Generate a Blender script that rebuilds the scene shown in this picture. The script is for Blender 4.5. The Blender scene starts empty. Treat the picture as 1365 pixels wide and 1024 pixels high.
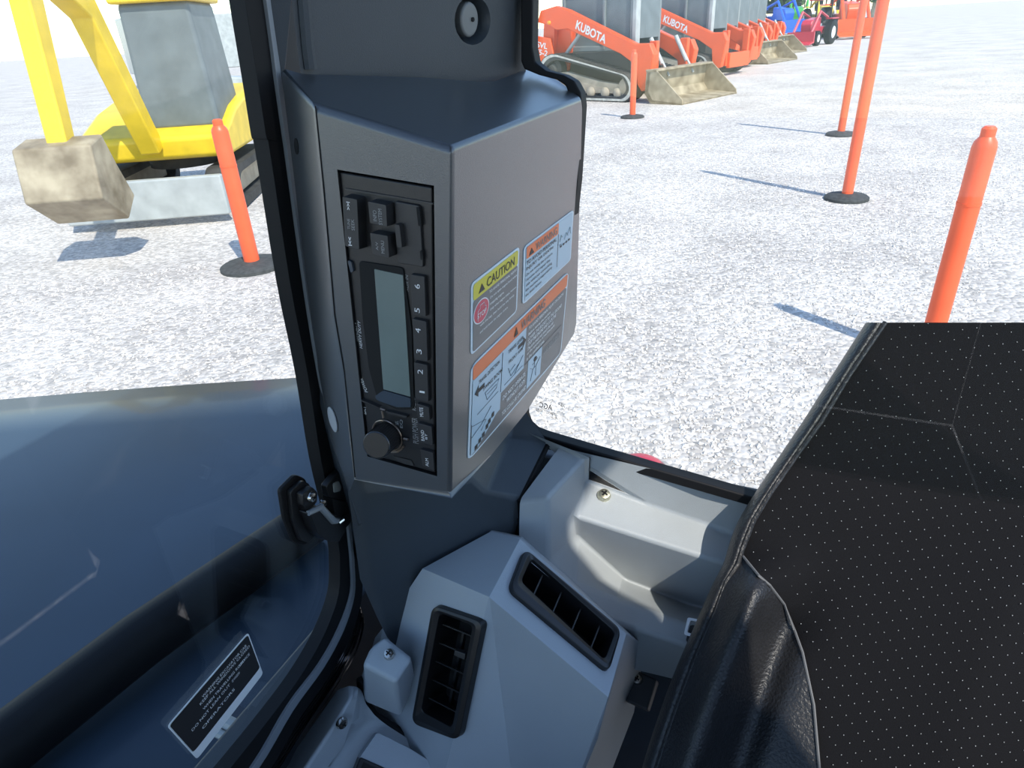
import bpy, math, random
import numpy as np
from mathutils import Vector, Matrix
random.seed(7); rng = np.random.default_rng(7)
SC = bpy.context.scene
COL = SC.collection
PI = math.pi

# ------------------------------------------------------------------ camera, world, sun, exposure
FP, CX, CY = 880.0, 682.5, 512.0
CAM = Vector((0, 0, 1.65))
_dn = Vector((97.5, -1618.0, 880.0)).normalized()
_up = -_dn
_y = (Vector((0, 0, 1)) - _up * _up.z).normalized()
_x = _y.cross(_up)
if _x.x < 0: _x = -_x
M = Matrix((_x, _y, _up))                       # (right, up, forward) -> world
cd = bpy.data.cameras.new('camera'); cam = bpy.data.objects.new('camera', cd); COL.objects.link(cam)
cd.sensor_width = 36; cd.lens = FP / 1365 * 36; cd.clip_start = 0.01; cd.clip_end = 900
r_ = M @ Vector((1, 0, 0)); u_ = M @ Vector((0, 1, 0)); f_ = M @ Vector((0, 0, 1))
mw = Matrix((r_, u_, -f_)).transposed().to_4x4(); mw.translation = CAM
cam.matrix_world = mw
SC.camera = cam
SC.view_settings.view_transform = 'Standard'; SC.view_settings.look = 'None'
SC.view_settings.gamma = 1; SC.view_settings.use_curve_mapping = False
SC.view_settings.exposure = 0.0

SUN_AZ, SUN_EL = math.radians(152), math.radians(50)
w = bpy.data.worlds.new('world'); SC.world = w; w.use_nodes = True
nt = w.node_tree; bg = nt.nodes['Background']
sky = nt.nodes.new('ShaderNodeTexSky'); sky.sky_type = 'NISHITA'; sky.sun_disc = False
sky.sun_elevation = SUN_EL; sky.sun_rotation = SUN_AZ; sky.air_density = 1.0; sky.dust_density = 0.15; sky.ozone_density = 1.6
nt.links.new(sky.outputs[0], bg.inputs[0]); bg.inputs[1].default_value = 0.31
sd = bpy.data.lights.new('sun', 'SUN'); sd.energy = 5.1; sd.angle = math.radians(0.6); sd.color = (1, .95, .87)
sun = bpy.data.objects.new('sun', sd); COL.objects.link(sun)
sdir = Vector((math.sin(SUN_AZ) * math.cos(SUN_EL), math.cos(SUN_AZ) * math.cos(SUN_EL), math.sin(SUN_EL)))
sun.rotation_euler = sdir.to_track_quat('Z', 'Y').to_euler(); sun.location = (6, -8, 12)

# ------------------------------------------------------------------ helpers
def W(x, y, d): return CAM + M @ Vector(((x - CX) * d / FP, (CY - y) * d / FP, d))
def G(x, y, z=0.0):
    r = M @ Vector(((x - CX) / FP, (CY - y) / FP, 1)); return CAM + r * ((z - CAM.z) / r.z)
class Plane:
    def __init__(s, *q, A=None):
        s.A = np.array(A) if A is not None else np.linalg.solve(np.array([[x, y, 1.0] for x, y, d in q]), np.array([1 / d for x, y, d in q]))
        a, b, c = s.A; n = Vector((a * FP, -b * FP, a * CX + b * CY + c))
        s.n = -(M @ n).normalized()
    def d(s, x, y): return 1 / (s.A[0] * x + s.A[1] * y + s.A[2])
    def hit(s, x, y, h=0.0): return W(x, y, s.d(x, y)) + s.n * h
def lerp(a, b, t): return a + (b - a) * t

class MB:
    def __init__(s): s.v = []; s.f = []
    def add(s, v, f):
        o = len(s.v); s.v += [Vector(p) for p in v]; s.f += [tuple(i + o for i in q) for q in f]; return s
    def loft(s, rings, cap=True, closed=True):
        n = len(rings[0]); v = [p for r in rings for p in r]; f = []
        for k in range(len(rings) - 1):
            for i in range(n if closed else n - 1):
                j = (i + 1) % n; f.append((k * n + i, k * n + j, (k + 1) * n + j, (k + 1) * n + i))
        if cap: f.append(tuple(range(n))[::-1]); f.append(tuple(range((len(rings) - 1) * n, len(rings) * n)))
        return s.add(v, f)
    def ring(s, outer, inner, n, h0, h1):       # frame between two outlines, extruded along n
        o0 = [p + n * h0 for p in outer]; o1 = [p + n * h1 for p in outer]; i1 = [p + n * h1 for p in inner]; i0 = [p + n * h0 for p in inner]
        return s.loft([o0, o1, i1, i0, o0], cap=False)
    def prism(s, poly, n, h0, h1, scale=1.0):
        c = sum(poly, Vector()) / len(poly)
        return s.loft([[p + n * h0 for p in poly], [c + (p - c) * scale + n * h1 for p in poly]])
    def box(s, c, size, R=None, taper=1.0):
        c = Vector(c); sx, sy, sz = [k / 2 for k in size]
        v = [Vector((x * sx * (taper if z > 0 else 1), y * sy * (taper if z > 0 else 1), z * sz)) for z in (-1, 1) for x, y in ((-1, -1), (1, -1), (1, 1), (-1, 1))]
        if R: v = [R @ p for p in v]
        return s.add([c + p for p in v], [(3, 2, 1, 0), (4, 5, 6, 7), (0, 1, 5, 4), (1, 2, 6, 5), (2, 3, 7, 6), (3, 0, 4, 7)])
    def tube(s, pts, r, n=10, cap=True, flat=None):
        pts = [Vector(p) for p in pts]; rr = r if isinstance(r, (list, tuple)) else [r] * len(pts); rings = []
        up = Vector((.13, .27, .95)); 
        for i, p in enumerate(pts):
            t = (pts[min(i + 1, len(pts) - 1)] - pts[max(i - 1, 0)]).normalized()
            if flat is not None: a = flat.cross(t).normalized(); b = t.cross(a)
            else:
                if abs(t.dot(up)) > .95: up = Vector((1, .1, 0))
                a = up.cross(t).normalized(); b = t.cross(a)
            rings.append([p + (a * math.cos(k * 2 * PI / n) + b * math.sin(k * 2 * PI / n)) * rr[i] for k in range(n)])
        return s.loft(rings, cap)
    def lathe(s, c, ax, prof, n=20):            # prof: (radius, height) along ax
        ax = Vector(ax).normalized(); a = ax.orthogonal().normalized(); b = ax.cross(a)
        rings = [[Vector(c) + ax * h + (a * math.cos(k * 2 * PI / n) + b * math.sin(k * 2 * PI / n)) * r for k in range(n)] for r, h in prof]
        return s.loft(rings, True)
    def ball(s, c, r, n=12, m=8):
        rx, ry, rz = (r, r, r) if not isinstance(r, (tuple, list)) else r; c = Vector(c)
        rings = [[c + Vector((rx * math.sin(j * PI / m) * math.cos(k * 2 * PI / n), ry * math.sin(j * PI / m) * math.sin(k * 2 * PI / n), -rz * math.cos(j * PI / m))) for k in range(n)] for j in range(1, m)]
        o = len(s.v); s.loft(rings, True); return s

ORG = {}
def thing(name, label, cat, loc=(0, 0, 0), rz=0, group=None, local=False, kind=None):
    o = bpy.data.objects.new(name, None); COL.objects.link(o); o.empty_display_size = .02
    o.location = loc; o.rotation_euler = (0, 0, rz); o['label'] = label; o['category'] = cat
    if group: o['group'] = group
    if kind: o['kind'] = kind
    ORG[o.name] = Vector((0, 0, 0)) if local else Vector(loc); return o
def tag(o, label=None, cat=None, group=None, kind=None):
    for k, v in (('label', label), ('category', cat), ('group', group), ('kind', kind)):
        if v: o[k] = v
    return o
def part(name, mb, mat, parent=None, bevel=0, seg=2, smooth=True, solid=0, ang=32, label=None, kind=None, sub=0, bang=25):
    if not mb.v:
        raise ValueError(name)
    c = sum(mb.v, Vector()) / len(mb.v)
    me = bpy.data.meshes.new(name); me.from_pydata([p - c for p in mb.v], [], mb.f); me.materials.append(mat)
    bm_fix(me)
    o = bpy.data.objects.new(name, me); COL.objects.link(o)
    po = ORG[parent.name] if parent else Vector()
    o.parent = parent; o.location = c - po; ORG[o.name] = c
    if parent: ORG[o.name] = c
    if smooth:
        me.polygons.foreach_set('use_smooth', [True] * len(me.polygons))
        if not bevel and not sub: me.set_sharp_from_angle(angle=math.radians(ang))
    if solid:
        m = o.modifiers.new('s', 'SOLIDIFY'); m.thickness = abs(solid); m.offset = 1 if solid > 0 else -1; m.use_even_offset = False
    if sub:
        m = o.modifiers.new('u', 'SUBSURF'); m.levels = sub; m.render_levels = sub
    if bevel:
        m = o.modifiers.new('b', 'BEVEL'); m.width = bevel; m.segments = seg; m.limit_method = 'ANGLE'; m.angle_limit = math.radians(bang)
        m.harden_normals = True; m.use_clamp_overlap = True
    if label: o['label'] = label
    if kind: o['kind'] = kind
    return o
import bmesh
NOFIX = False
def bm_fix(me):
    if NOFIX: return
    bm = bmesh.new(); bm.from_mesh(me); bmesh.ops.recalc_face_normals(bm, faces=bm.faces); bm.to_mesh(me); bm.free()
def sheet(verts, faces, toward=None):           # open panel; faces flipped to look at the camera side point
    mb = MB(); t = toward or CAM
    vv = [Vector(v) for v in verts]; ff = []
    for f in faces:
        n = Vector()
        for i in range(len(f)):
            a, b = vv[f[i]], vv[f[(i + 1) % len(f)]]; n += a.cross(b)
        c = sum((vv[i] for i in f), Vector()) / len(f)
        ff.append(tuple(f) if n.dot(t - c) > 0 else tuple(reversed(f)))
    mb.add(vv, ff); return mb
def roundpoly(pts, r, seg=4):
    out = []; n = len(pts); rr = r if isinstance(r, (list, tuple)) else [r] * n
    for i in range(n):
        p, a, b = np.array(pts[i], float), np.array(pts[i - 1], float), np.array(pts[(i + 1) % n], float)
        la, lb = np.linalg.norm(a - p), np.linalg.norm(b - p); q = min(rr[i], la * .48, lb * .48)
        A = p + (a - p) / la * q; B = p + (b - p) / lb * q
        for k in range(seg + 1):
            t = k / seg; out.append(tuple((1 - t) ** 2 * A + 2 * t * (1 - t) * p + t * t * B))
    return out
def P2(pts, pl, h=0.0): return [pl.hit(x, y, h) for x, y in pts]

# ------------------------------------------------------------------ materials
def mat(name, col, rough=.5, metal=0, noise=0, nscale=20, bump=0, bscale=300, spec=.5, coat=0, coat_r=.08, emit=None, var=None):
    m = bpy.data.materials.new(name); m.use_nodes = True; t = m.node_tree; b = t.nodes['Principled BSDF']
    c = (*col, 1) if len(col) == 3 else col
    b.inputs['Base Color'].default_value = c; b.inputs['Roughness'].default_value = rough; b.inputs['Metallic'].default_value = metal
    b.inputs['Specular IOR Level'].default_value = spec
    if coat: b.inputs['Coat Weight'].default_value = coat; b.inputs['Coat Roughness'].default_value = coat_r
    tc = t.nodes.new('ShaderNodeTexCoord')
    if noise:
        n = t.nodes.new('ShaderNodeTexNoise'); n.inputs['Scale'].default_value = nscale; n.inputs['Detail'].default_value = 5
        t.links.new(tc.outputs['Object'], n.inputs['Vector'])
        r = t.nodes.new('ShaderNodeValToRGB'); v = var or col
        r.color_ramp.elements[0].position = .3; r.color_ramp.elements[1].position = .7
        r.color_ramp.elements[0].color = (*[k * (1 - noise) for k in col], 1); r.color_ramp.elements[1].color = (*[min(1, k * (1 + noise)) for k in v], 1)
        t.links.new(n.outputs[0], r.inputs[0]); t.links.new(r.outputs[0], b.inputs['Base Color'])
    if bump:
        n = t.nodes.new('ShaderNodeTexNoise'); n.inputs['Scale'].default_value = bscale; n.inputs['Detail'].default_value = 3
        t.links.new(tc.outputs['Object'], n.inputs['Vector'])
        bp = t.nodes.new('ShaderNodeBump'); bp.inputs['Strength'].default_value = bump; bp.inputs['Distance'].default_value = .001
        t.links.new(n.outputs[0], bp.inputs['Height']); t.links.new(bp.outputs[0], b.inputs['Normal'])
    return m
def glassmat(name, tint=(1, 1, 1), rough=0.0, refl=1.0, ior=1.45):
    m = bpy.data.materials.new(name); m.use_nodes = True; t = m.node_tree; t.nodes.clear()
    o = t.nodes.new('ShaderNodeOutputMaterial'); mx = t.nodes.new('ShaderNodeMixShader'); tr = t.nodes.new('ShaderNodeBsdfTransparent')
    gl = t.nodes.new('ShaderNodeBsdfGlossy'); fr = t.nodes.new('ShaderNodeFresnel'); fr.inputs[0].default_value = ior
    tr.inputs[0].default_value = (*tint, 1); gl.inputs['Roughness'].default_value = rough
    mu = t.nodes.new('ShaderNodeMath'); mu.operation = 'MULTIPLY'; mu.inputs[1].default_value = refl
    ge = t.nodes.new('ShaderNodeNewGeometry'); mi = t.nodes.new('ShaderNodeMapRange')   # thin pane: same index on both of its faces
    mi.inputs['To Min'].default_value = ior; mi.inputs['To Max'].default_value = 1 / ior; t.links.new(ge.outputs['Backfacing'], mi.inputs[0]); t.links.new(mi.outputs[0], fr.inputs[0])
    t.links.new(fr.outputs[0], mu.inputs[0]); t.links.new(mu.outputs[0], mx.inputs[0]); t.links.new(tr.outputs[0], mx.inputs[1]); t.links.new(gl.outputs[0], mx.inputs[2]); t.links.new(mx.outputs[0], o.inputs[0])
    return m
m_trim = mat('dark_trim_plastic', (.045, .055, .065), .42, spec=.4, bump=.25, bscale=1500, noise=.06, nscale=15)
m_box = mat('housing_plastic', (.058, .064, .070), .30, spec=.9, coat=.55, coat_r=.22, bump=.2, bscale=1500, noise=.04, nscale=12)
m_pod = mat('grey_console_plastic', (.36, .40, .43), .42, bump=.25, bscale=1600, noise=.04, nscale=10)
m_sill = mat('light_grey_sill_plastic', (.34, .365, .375), .40, bump=.3, bscale=1500, noise=.05, nscale=14)
m_rubber = mat('black_rubber', (.006, .006, .007), .6, spec=.3)
m_bead = mat('grey_rubber_bead', (.22, .245, .27), .4)
m_black = mat('black_plastic', (.012, .012, .013), .38, bump=.1, bscale=900)
m_radio = mat('radio_face_plastic', (.022, .022, .023), .33, bump=.1, bscale=1200)
m_button = mat('radio_button_plastic', (.032, .032, .033), .4, bump=.1, bscale=1500)
m_hole = mat('dark_cavity', (.004, .004, .004), .8)
m_lcd = mat('lcd_screen', (.16, .205, .19), .25, noise=.06, nscale=30)
m_lcdframe = mat('lcd_tray', (.05, .065, .085), .2)
m_print = mat('white_print', (.80, .82, .82), .5)
m_dimprint = mat('grey_print', (.3, .31, .31), .5)
m_chrome = mat('bright_metal', (.6, .58, .54), .22, metal=1, noise=.15, nscale=200)
m_screw = mat('zinc_screw', (.62, .6, .46), .3, metal=.9, noise=.2, nscale=300)
m_ring = mat('copper_ring', (.32, .25, .2), .3, metal=.7)
m_stick_w = mat('sticker_white', (.62, .72, .78), .35)
m_stick_k = mat('sticker_grey_black', (.14, .14, .14), .35)
m_stick_b = mat('sticker_pale_blue', (.42, .56, .65), .35)
m_stick_y = mat('sticker_yellow', (.62, .55, .02), .35)
m_stick_o = mat('sticker_orange', (.80, .16, .03), .35)
m_stick_r = mat('sticker_red', (.60, .05, .09), .35)
m_ink = mat('black_ink', (.02, .02, .022), .5)
m_glass = glassmat('window_glass', (.97, .99, .98), 0, .8)
m_leather = mat('black_leather', (.016, .016, .017), .40, spec=.45, bump=.9, bscale=420, noise=.2, nscale=30)
m_perf = mat('black_perforated_fabric', (.006, .006, .007), .8, bump=.4, bscale=1400, spec=.12)
m_stitch = mat('grey_thread', (.12, .12, .12), .7)
m_hood = mat('dark_glossy_body_panel', (.026, .045, .07), .38, noise=.25, nscale=3, coat=.1)
m_floor = mat('black_floor_mat', (.012, .012, .013), .7, bump=.6, bscale=200)
m_red = mat('red_paint', (.55, .03, .06), .3)
m_or = mat('orange_paint', (.86, .105, .02), .32, noise=.05, nscale=4)
m_post = mat('orange_plastic_post', (.95, .13, .045), .4, noise=.06, nscale=8)
m_yel = mat('yellow_paint', (.85, .58, .03), .35, noise=.12, nscale=5)
m_steel = mat('worn_bucket_steel', (.30, .225, .13), .6, noise=.4, nscale=5, bump=.3, bscale=40, var=(.34, .28, .19))
m_track = mat('dusty_black_track', (.045, .043, .04), .8, noise=.4, nscale=9, bump=.5, bscale=60)
m_dust = mat('dusty_track_edge', (.52, .5, .44), .8, noise=.25, nscale=14)
m_tan = mat('dusty_track_frame', (.40, .33, .24), .8, noise=.25, nscale=6)
m_cab = mat('grey_cab_frame', (.20, .22, .22), .45, noise=.15, nscale=4)
m_cabd = mat('dark_cab_mesh', (.15, .175, .18), .5, noise=.15, nscale=5)
m_lgrey = mat('pale_grey_metal', (.42, .44, .43), .35, noise=.15, nscale=6)
m_amber = mat('amber_lens', (1, .35, .02), .25)
m_blue = mat('blue_paint', (.02, .12, .65), .35, noise=.1)
m_green = mat('green_paint', (.06, .35, .06), .35, noise=.1)
m_white = mat('white_paint', (.75, .75, .75), .4)
m_leaf = mat('foliage', (.10, .17, .05), .7, noise=.6, nscale=6)
m_gbase = mat('dark_rubber_base', (.06, .062, .06), .8, noise=.3, nscale=30)
m_body = mat('machine_body_dark', (.03, .032, .035), .5)

# ------------------------------------------------------------------ planes of the cab
d0 = .345
PF = Plane(A=np.array([2275, -2271, 2275 * 1681 - 2271 * 75]) / (d0 * 4.5716e6))
PS = Plane(A=np.array([-2200, -547, 2200 * 1137]) / (d0 * 1.0654e6))
k_ = .52 * 5.1216e6
PW = Plane(A=np.array([2275, -2271, 2275 * 1681 - 2271 * 75]) / k_)
_c = 2170 * (1137 - 348) - 447 * 132
PG = Plane(A=np.array([-2170, -447, 2170 * 1137]) / (.398 * _c))       # side window
TOP = Plane((598, 190, PF.d(598, 190)), (772, 128, PS.d(772, 128)), (428, 132, PF.d(428, 132)))
# cab axes (horizontal): S back-to-front going away, N across towards the door
S = (M @ Vector((1137 - CX, CY, FP))); S.z = 0; S.normalize(); N = Vector((S.y, -S.x, 0))

# ------------------------------------------------------------------ ground
def gravel_mat():
    m = bpy.data.materials.new('pale_gravel'); m.use_nodes = True; t = m.node_tree; b = t.nodes['Principled BSDF']; b.inputs['Roughness'].default_value = .9
    b.inputs['Specular IOR Level'].default_value = .2
    tc = t.nodes.new('ShaderNodeTexCoord'); L = t.links.new
    vo = t.nodes.new('ShaderNodeTexVoronoi'); vo.inputs['Scale'].default_value = 34; L(tc.outputs['Object'], vo.inputs['Vector'])
    sp = t.nodes.new('ShaderNodeSeparateColor'); L(vo.outputs['Color'], sp.inputs[0])
    r = t.nodes.new('ShaderNodeValToRGB'); e = r.color_ramp.elements
    e[0].position = 0; e[0].color = (.45, .415, .38, 1); e[1].position = .5; e[1].color = (.63, .575, .525, 1); x = e.new(.95); x.color = (.80, .74, .68, 1); L(sp.outputs[0], r.inputs[0])
    nz = t.nodes.new('ShaderNodeTexNoise'); nz.inputs['Scale'].default_value = .9; nz.inputs['Detail'].default_value = 6; L(tc.outputs['Object'], nz.inputs['Vector'])
    r2 = t.nodes.new('ShaderNodeValToRGB'); f = r2.color_ramp.elements; f[0].position = .35; f[0].color = (.80, .79, .79, 1); f[1].position = .65; f[1].color = (1, 1, 1, 1); L(nz.outputs[0], r2.inputs[0])
    mx = t.nodes.new('ShaderNodeMix'); mx.data_type = 'RGBA'; mx.blend_type = 'MULTIPLY'; mx.inputs[0].default_value = 1; L(r.outputs[0], mx.inputs[6]); L(r2.outputs[0], mx.inputs[7]); L(mx.outputs[2], b.inputs['Base Color'])
    bp = t.nodes.new('ShaderNodeBump'); bp.inputs['Strength'].default_value = .6; bp.inputs['Distance'].default_value = .02; bp.invert = True; L(vo.outputs['Distance'], bp.inputs['Height']); L(bp.outputs[0], b.inputs['Normal'])
    return m
m_gravel = gravel_mat()
mb = MB().add([(-220, -120, 0), (220, -120, 0), (220, 260, 0), (-220, 260, 0)], [(0, 1, 2, 3)])
gr = part('ground', mb, m_gravel, smooth=False); tag(gr, 'pale grey crushed gravel yard', 'ground', kind='structure')
# loose stones lying on it (uncountable)
def pebbles(n=48000):
    ico = np.array([(0, 0, 1), (1, 0, .1), (0, 1, -.05), (-1, 0, .05), (0, -1, -.1), (0, 0, -1)], float)
    fc = np.array([(0, 1, 2), (0, 2, 3), (0, 3, 4), (0, 4, 1), (5, 2, 1), (5, 3, 2), (5, 4, 3), (5, 1, 4)])
    r = 1.0 + rng.random(n) ** 1.6 * 9.5; a = np.radians(-50 + 88 * rng.random(n))
    for q_, R_ in (((-2.07, 5.37), .4), ((-3.6, 7.6), 2.3), ((3.41, 6.2), .3), ((5.03, 9.85), .35), ((2.15, 3.05), .4)):
        m_ = (r * np.sin(a) - q_[0]) ** 2 + (r * np.cos(a) - q_[1]) ** 2 > R_ ** 2; r, a = r[m_], a[m_]
    n = len(r)
    c = np.stack([r * np.sin(a), r * np.cos(a), np.zeros(n)], 1)
    s = (.005 + .008 * rng.random(n) ** 2)[:, None, None] * (.6 + .8 * rng.random((n, 1, 3)))
    v = ico[None] * (1 + .5 * (rng.random((n, 6, 1)) - .5)) * s
    th = rng.random(n) * 6.283; cs, sn = np.cos(th), np.sin(th)
    x = v[..., 0] * cs[:, None] - v[..., 1] * sn[:, None]; y = v[..., 0] * sn[:, None] + v[..., 1] * cs[:, None]
    v = np.stack([x, y, v[..., 2] + .003], 2) + c[:, None]
    f = (fc[None] + 6 * np.arange(n)[:, None, None]).reshape(-1, 3)
    me = bpy.data.meshes.new('loose_stones'); me.from_pydata(v.reshape(-1, 3).tolist(), [], f.tolist()); me.materials.append(m_pebble)
    o = bpy.data.objects.new('loose_stones', me); COL.objects.link(o)
    tag(o, 'loose crushed stones scattered over the gravel yard', 'gravel', kind='stuff'); return o
m_pebble = bpy.data.materials.new('crushed_stone'); m_pebble.use_nodes = True
_t = m_pebble.node_tree; _b = _t.nodes['Principled BSDF']; _b.inputs['Roughness'].default_value = .85
_g = _t.nodes.new('ShaderNodeNewGeometry'); _r = _t.nodes.new('ShaderNodeValToRGB'); _r.color_ramp.elements[0].color = (.52, .48, .45, 1); _r.color_ramp.elements[1].color = (.84, .79, .74, 1)
_t.links.new(_g.outputs['Random Per Island'], _r.inputs[0]); _t.links.new(_r.outputs[0], _b.inputs['Base Color'])
pebbles()

# ------------------------------------------------------------------ cab shell around the camera (roof shades the inside)
base = PG.hit(440, 600)                          # a point in the side window plane
def cabp(s, n, z): p = base + S * s + N * n; p.z = CAM.z + z; return p
s_win = (PW.hit(900, 640) - base).dot(S)         # where the rear window stands along S
ROOF_N, ROOF_S0 = .84, -1.55
ROOF_Z = .575; DOOR_Z = -.32
mb = MB().prism([cabp(ROOF_S0, -.03, ROOF_Z), cabp(s_win + .03, -.03, ROOF_Z), cabp(s_win + .03, ROOF_N, ROOF_Z), cabp(ROOF_S0, ROOF_N, ROOF_Z)], Vector((0, 0, 1)), 0, .07)
o = part('ceiling', mb, m_trim, bevel=.02); tag(o, 'dark grey cab roof lining overhead', 'ceiling', kind='structure')
mb = MB().prism([cabp(ROOF_S0, .0, -1.0), cabp(s_win + .02, .0, -1.0), cabp(s_win + .02, ROOF_N, -1.0), cabp(ROOF_S0, ROOF_N, -1.0)], Vector((0, 0, 1)), -.04, 0)
o = part('floor', mb, m_floor, bevel=.01); tag(o, 'black cab floor mat beneath the air duct console', 'floor', kind='structure')

def wall(nm, pts, nrm, th, lb):
    o = part(nm, MB().prism(pts, nrm, 0, th), m_trim, bevel=.004); tag(o, lb, 'wall', kind='structure')
zr = PW.hit(735, 590).z - CAM.z - .04; zl = PG.hit(300, 1016).z - CAM.z - .03
s_seal = (PG.hit(462, 690) - base).dot(S)
wall('wall_back', [cabp(s_win + .03, -.02, -1.0), cabp(s_win + .03, .42, -1.0), cabp(s_win + .03, .42, zr), cabp(s_win + .03, -.02, zr)], S, .02, 'dark lower wall behind the console below the rear window')
wall('wall_left', [cabp(ROOF_S0, -.03, -1.0), cabp(s_win + .03, -.03, -1.0), cabp(s_win + .03, -.03, zl), cabp(ROOF_S0, -.03, zl)], -N, .02, 'dark lower wall under the side window')
wall('wall_left_pillar', [cabp(s_seal + .05, -.03, zl), cabp(s_win + .03, -.03, zl), cabp(s_win + .03, -.03, ROOF_Z), cabp(s_seal + .05, -.03, ROOF_Z)], -N, .02, 'outer pillar wall between side window and rear window')
wall('wall_right', [cabp(ROOF_S0, ROOF_N, -1.0), cabp(s_win + .03, ROOF_N, -1.0), cabp(s_win + .03, ROOF_N, DOOR_Z), cabp(ROOF_S0, ROOF_N, DOOR_Z)], N, .03, 'lower cab door wall beyond the seat')
wall('wall_front', [cabp(ROOF_S0, -.03, -1.0), cabp(ROOF_S0, ROOF_N, -1.0), cabp(ROOF_S0, ROOF_N, -.30), cabp(ROOF_S0, -.03, -.30)], -S, .03, 'low front wall of the cab behind the viewer')
wall('wall_right_shade', [cabp(-1.1, ROOF_N, DOOR_Z), cabp(-.30, ROOF_N, DOOR_Z), cabp(-.325, ROOF_N, .40), cabp(-.38, ROOF_N, .60), cabp(-1.1, ROOF_N, .60)], N, .008, 'unseen shading panel added in the cab door opening beside the viewer')  # unseen panel, added and slanted to keep the sun off the duct console

# ------------------------------------------------------------------ rear window: glass, frame, maker's mark
GL = [(714, -420), (714, 0), (713, 62), (717, 83), (731, 94), (755, 100), (769, 108), (777, 123), (779, 141), (773, 240), (755, 400), (728, 480), (704, 520), (702, 540), (702, 554), (706, 565), (714.6, 573), (730.5, 579), (870, 620), (1002, 658), (1180, 712), (1420, 784)]
GO = [(698, -420), (698, 0), (698, 82), (702, 92), (722, 100), (745, 106), (757, 114), (762, 128), (762, 142), (760, 240), (742, 400), (712, 480), (692, 510), (688, 540), (690, 570), (700, 584), (716, 590), (733, 596), (868, 632), (1000, 670), (1178, 724), (1418, 796)]
win = thing('window_1', 'rear cab window in a black rubber frame, looking onto the gravel yard', 'window', PW.hit(1000, 640), kind='structure')
top_far = [(1420, -420)]
mb = MB().prism(P2(GO + [(1420, -430)], PW), PW.n, -.004, -.0005); part('glass_pane', mb, m_glass, win, smooth=False)
def strip(a, b, pl, h0, h1):
    A = P2(a, pl); B = P2(b, pl); mb = MB(); n = pl.n
    rings = [[A[i] + n * h0, A[i] + n * h1, B[i] + n * h1, B[i] + n * h0] for i in range(len(A))]
    return mb.loft(rings, True)
part('rubber_frame', strip(GL, GO, PW, -.008, .006), m_rubber, win, smooth=True, bevel=.0015)
def text_mesh(s, italic=0, bold=0):
    key = (s, italic, bold)
    if key in _tc: return _tc[key]
    if not _to:
        cu = bpy.data.curves.new('t', 'FONT'); o = bpy.data.objects.new('t', cu); COL.objects.link(o); _to.append(o)
    o = _to[0]; cu = o.data; cu.body = s; cu.shear = italic; cu.offset = bold; cu.resolution_u = 2 if len(s) > 12 else 4; cu.size = 1
    bpy.context.view_layer.update()
    me = o.to_mesh(); v = np.array([tuple(x.co) for x in me.vertices]); f = [tuple(p.vertices) for p in me.polygons]; o.to_mesh_clear()
    mn = v.min(0); mxx = v.max(0); v = (v - mn) / np.maximum(mxx - mn, 1e-6); _tc[key] = (v[:, :2], f); return _tc[key]
_to = []
_tc = {}
class Quad:                                      # TL, TR, BR, BL (reading order) world points
    def __init__(s, tl, tr, br, bl, n): s.p = (tl, tr, br, bl); s.n = n
    def pt(s, u, v, h=0.0):
        a, b, c, d = s.p; return (a * (1 - u) + b * u) * (1 - v) + (d * (1 - u) + c * u) * v + s.n * h
    def poly(s, pts, h): return [s.pt(u, v, h) for u, v in pts]
def qpx(pts, pl): return Quad(*[pl.hit(x, y) for x, y in pts], pl.n)
def flat(mb, q, pts, h, th=.00012):
    P = q.poly(pts, 0); return mb.prism(P, q.n, h - th, h)
def text(mb, q, s, u0, v0, u1, v1, h, italic=0, bold=.0, mirror=False):
    v, f = text_mesh(s, italic, bold); off = len(mb.v)
    mb.v += [q.pt(u0 + (u1 - u0) * ((1 - a) if mirror else a), v1 + (v0 - v1) * b, h) for a, b in v]
    mb.f += [tuple(i + off for i in (p if not mirror else p[::-1])) for p in f]; return mb
R01 = lambda u0, v0, u1, v1: [(u0, v0), (u1, v0), (u1, v1), (u0, v1)]
q = qpx([(716, 527), (754, 537), (750, 567), (713, 556)], PW)
mb = MB(); text(mb, q, 'AGC', .12, .24, .58, .48, .0008, mirror=True, bold=.01)
text(mb, q, 'LAMINATED SAFETY', .0, .0, .68, .12, .0008, mirror=True); text(mb, q, 'AS 1', .78, .05, 1, .2, .0008, mirror=True)
text(mb, q, 'TEMPERED GLASS M 20', .0, .54, .7, .68, .0008, mirror=True); text(mb, q, 'DOT 20', .6, .6, .8, .8, .0008, mirror=True)
part('glass_marking', mb, m_ink, win, smooth=False, label='small mirrored black maker\'s mark printed on the glass')

# ------------------------------------------------------------------ side window: glass, seal, sticker
GE = [(245, -420), (312, 0), (328, 98), (341, 180), (346, 199), (374, 375), (398, 494), (417, 611), (436, 690), (443, 745), (441, 790), (423, 840), (395, 890), (359, 940), (298, 1016), (210, 1120), (120, 1226)]
GM = [(272, -420), (336, 0), (350, 98), (363, 185), (366, 205), (392, 385), (411, 496), (433, 603), (447, 672), (456, 750), (456, 787), (440, 833), (413, 881), (371, 936), (320, 1020), (232, 1128), (142, 1236)]
GN = [(280, -420), (342, 0), (357, 98), (369, 185), (373, 205), (398, 385), (417, 496), (438, 603), (451, 672), (460, 750), (460, 790), (445, 837), (418, 886), (377, 942), (327, 1024), (240, 1134), (150, 1244)]
GB = [(290, -420), (349, 0), (364, 120), (377, 220), (382, 260), (405, 400), (422, 513), (445, 617), (465, 690), (474, 750), (474, 795), (459, 845), (432, 895), (392, 952), (343, 1034), (256, 1145), (168, 1256)]
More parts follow.
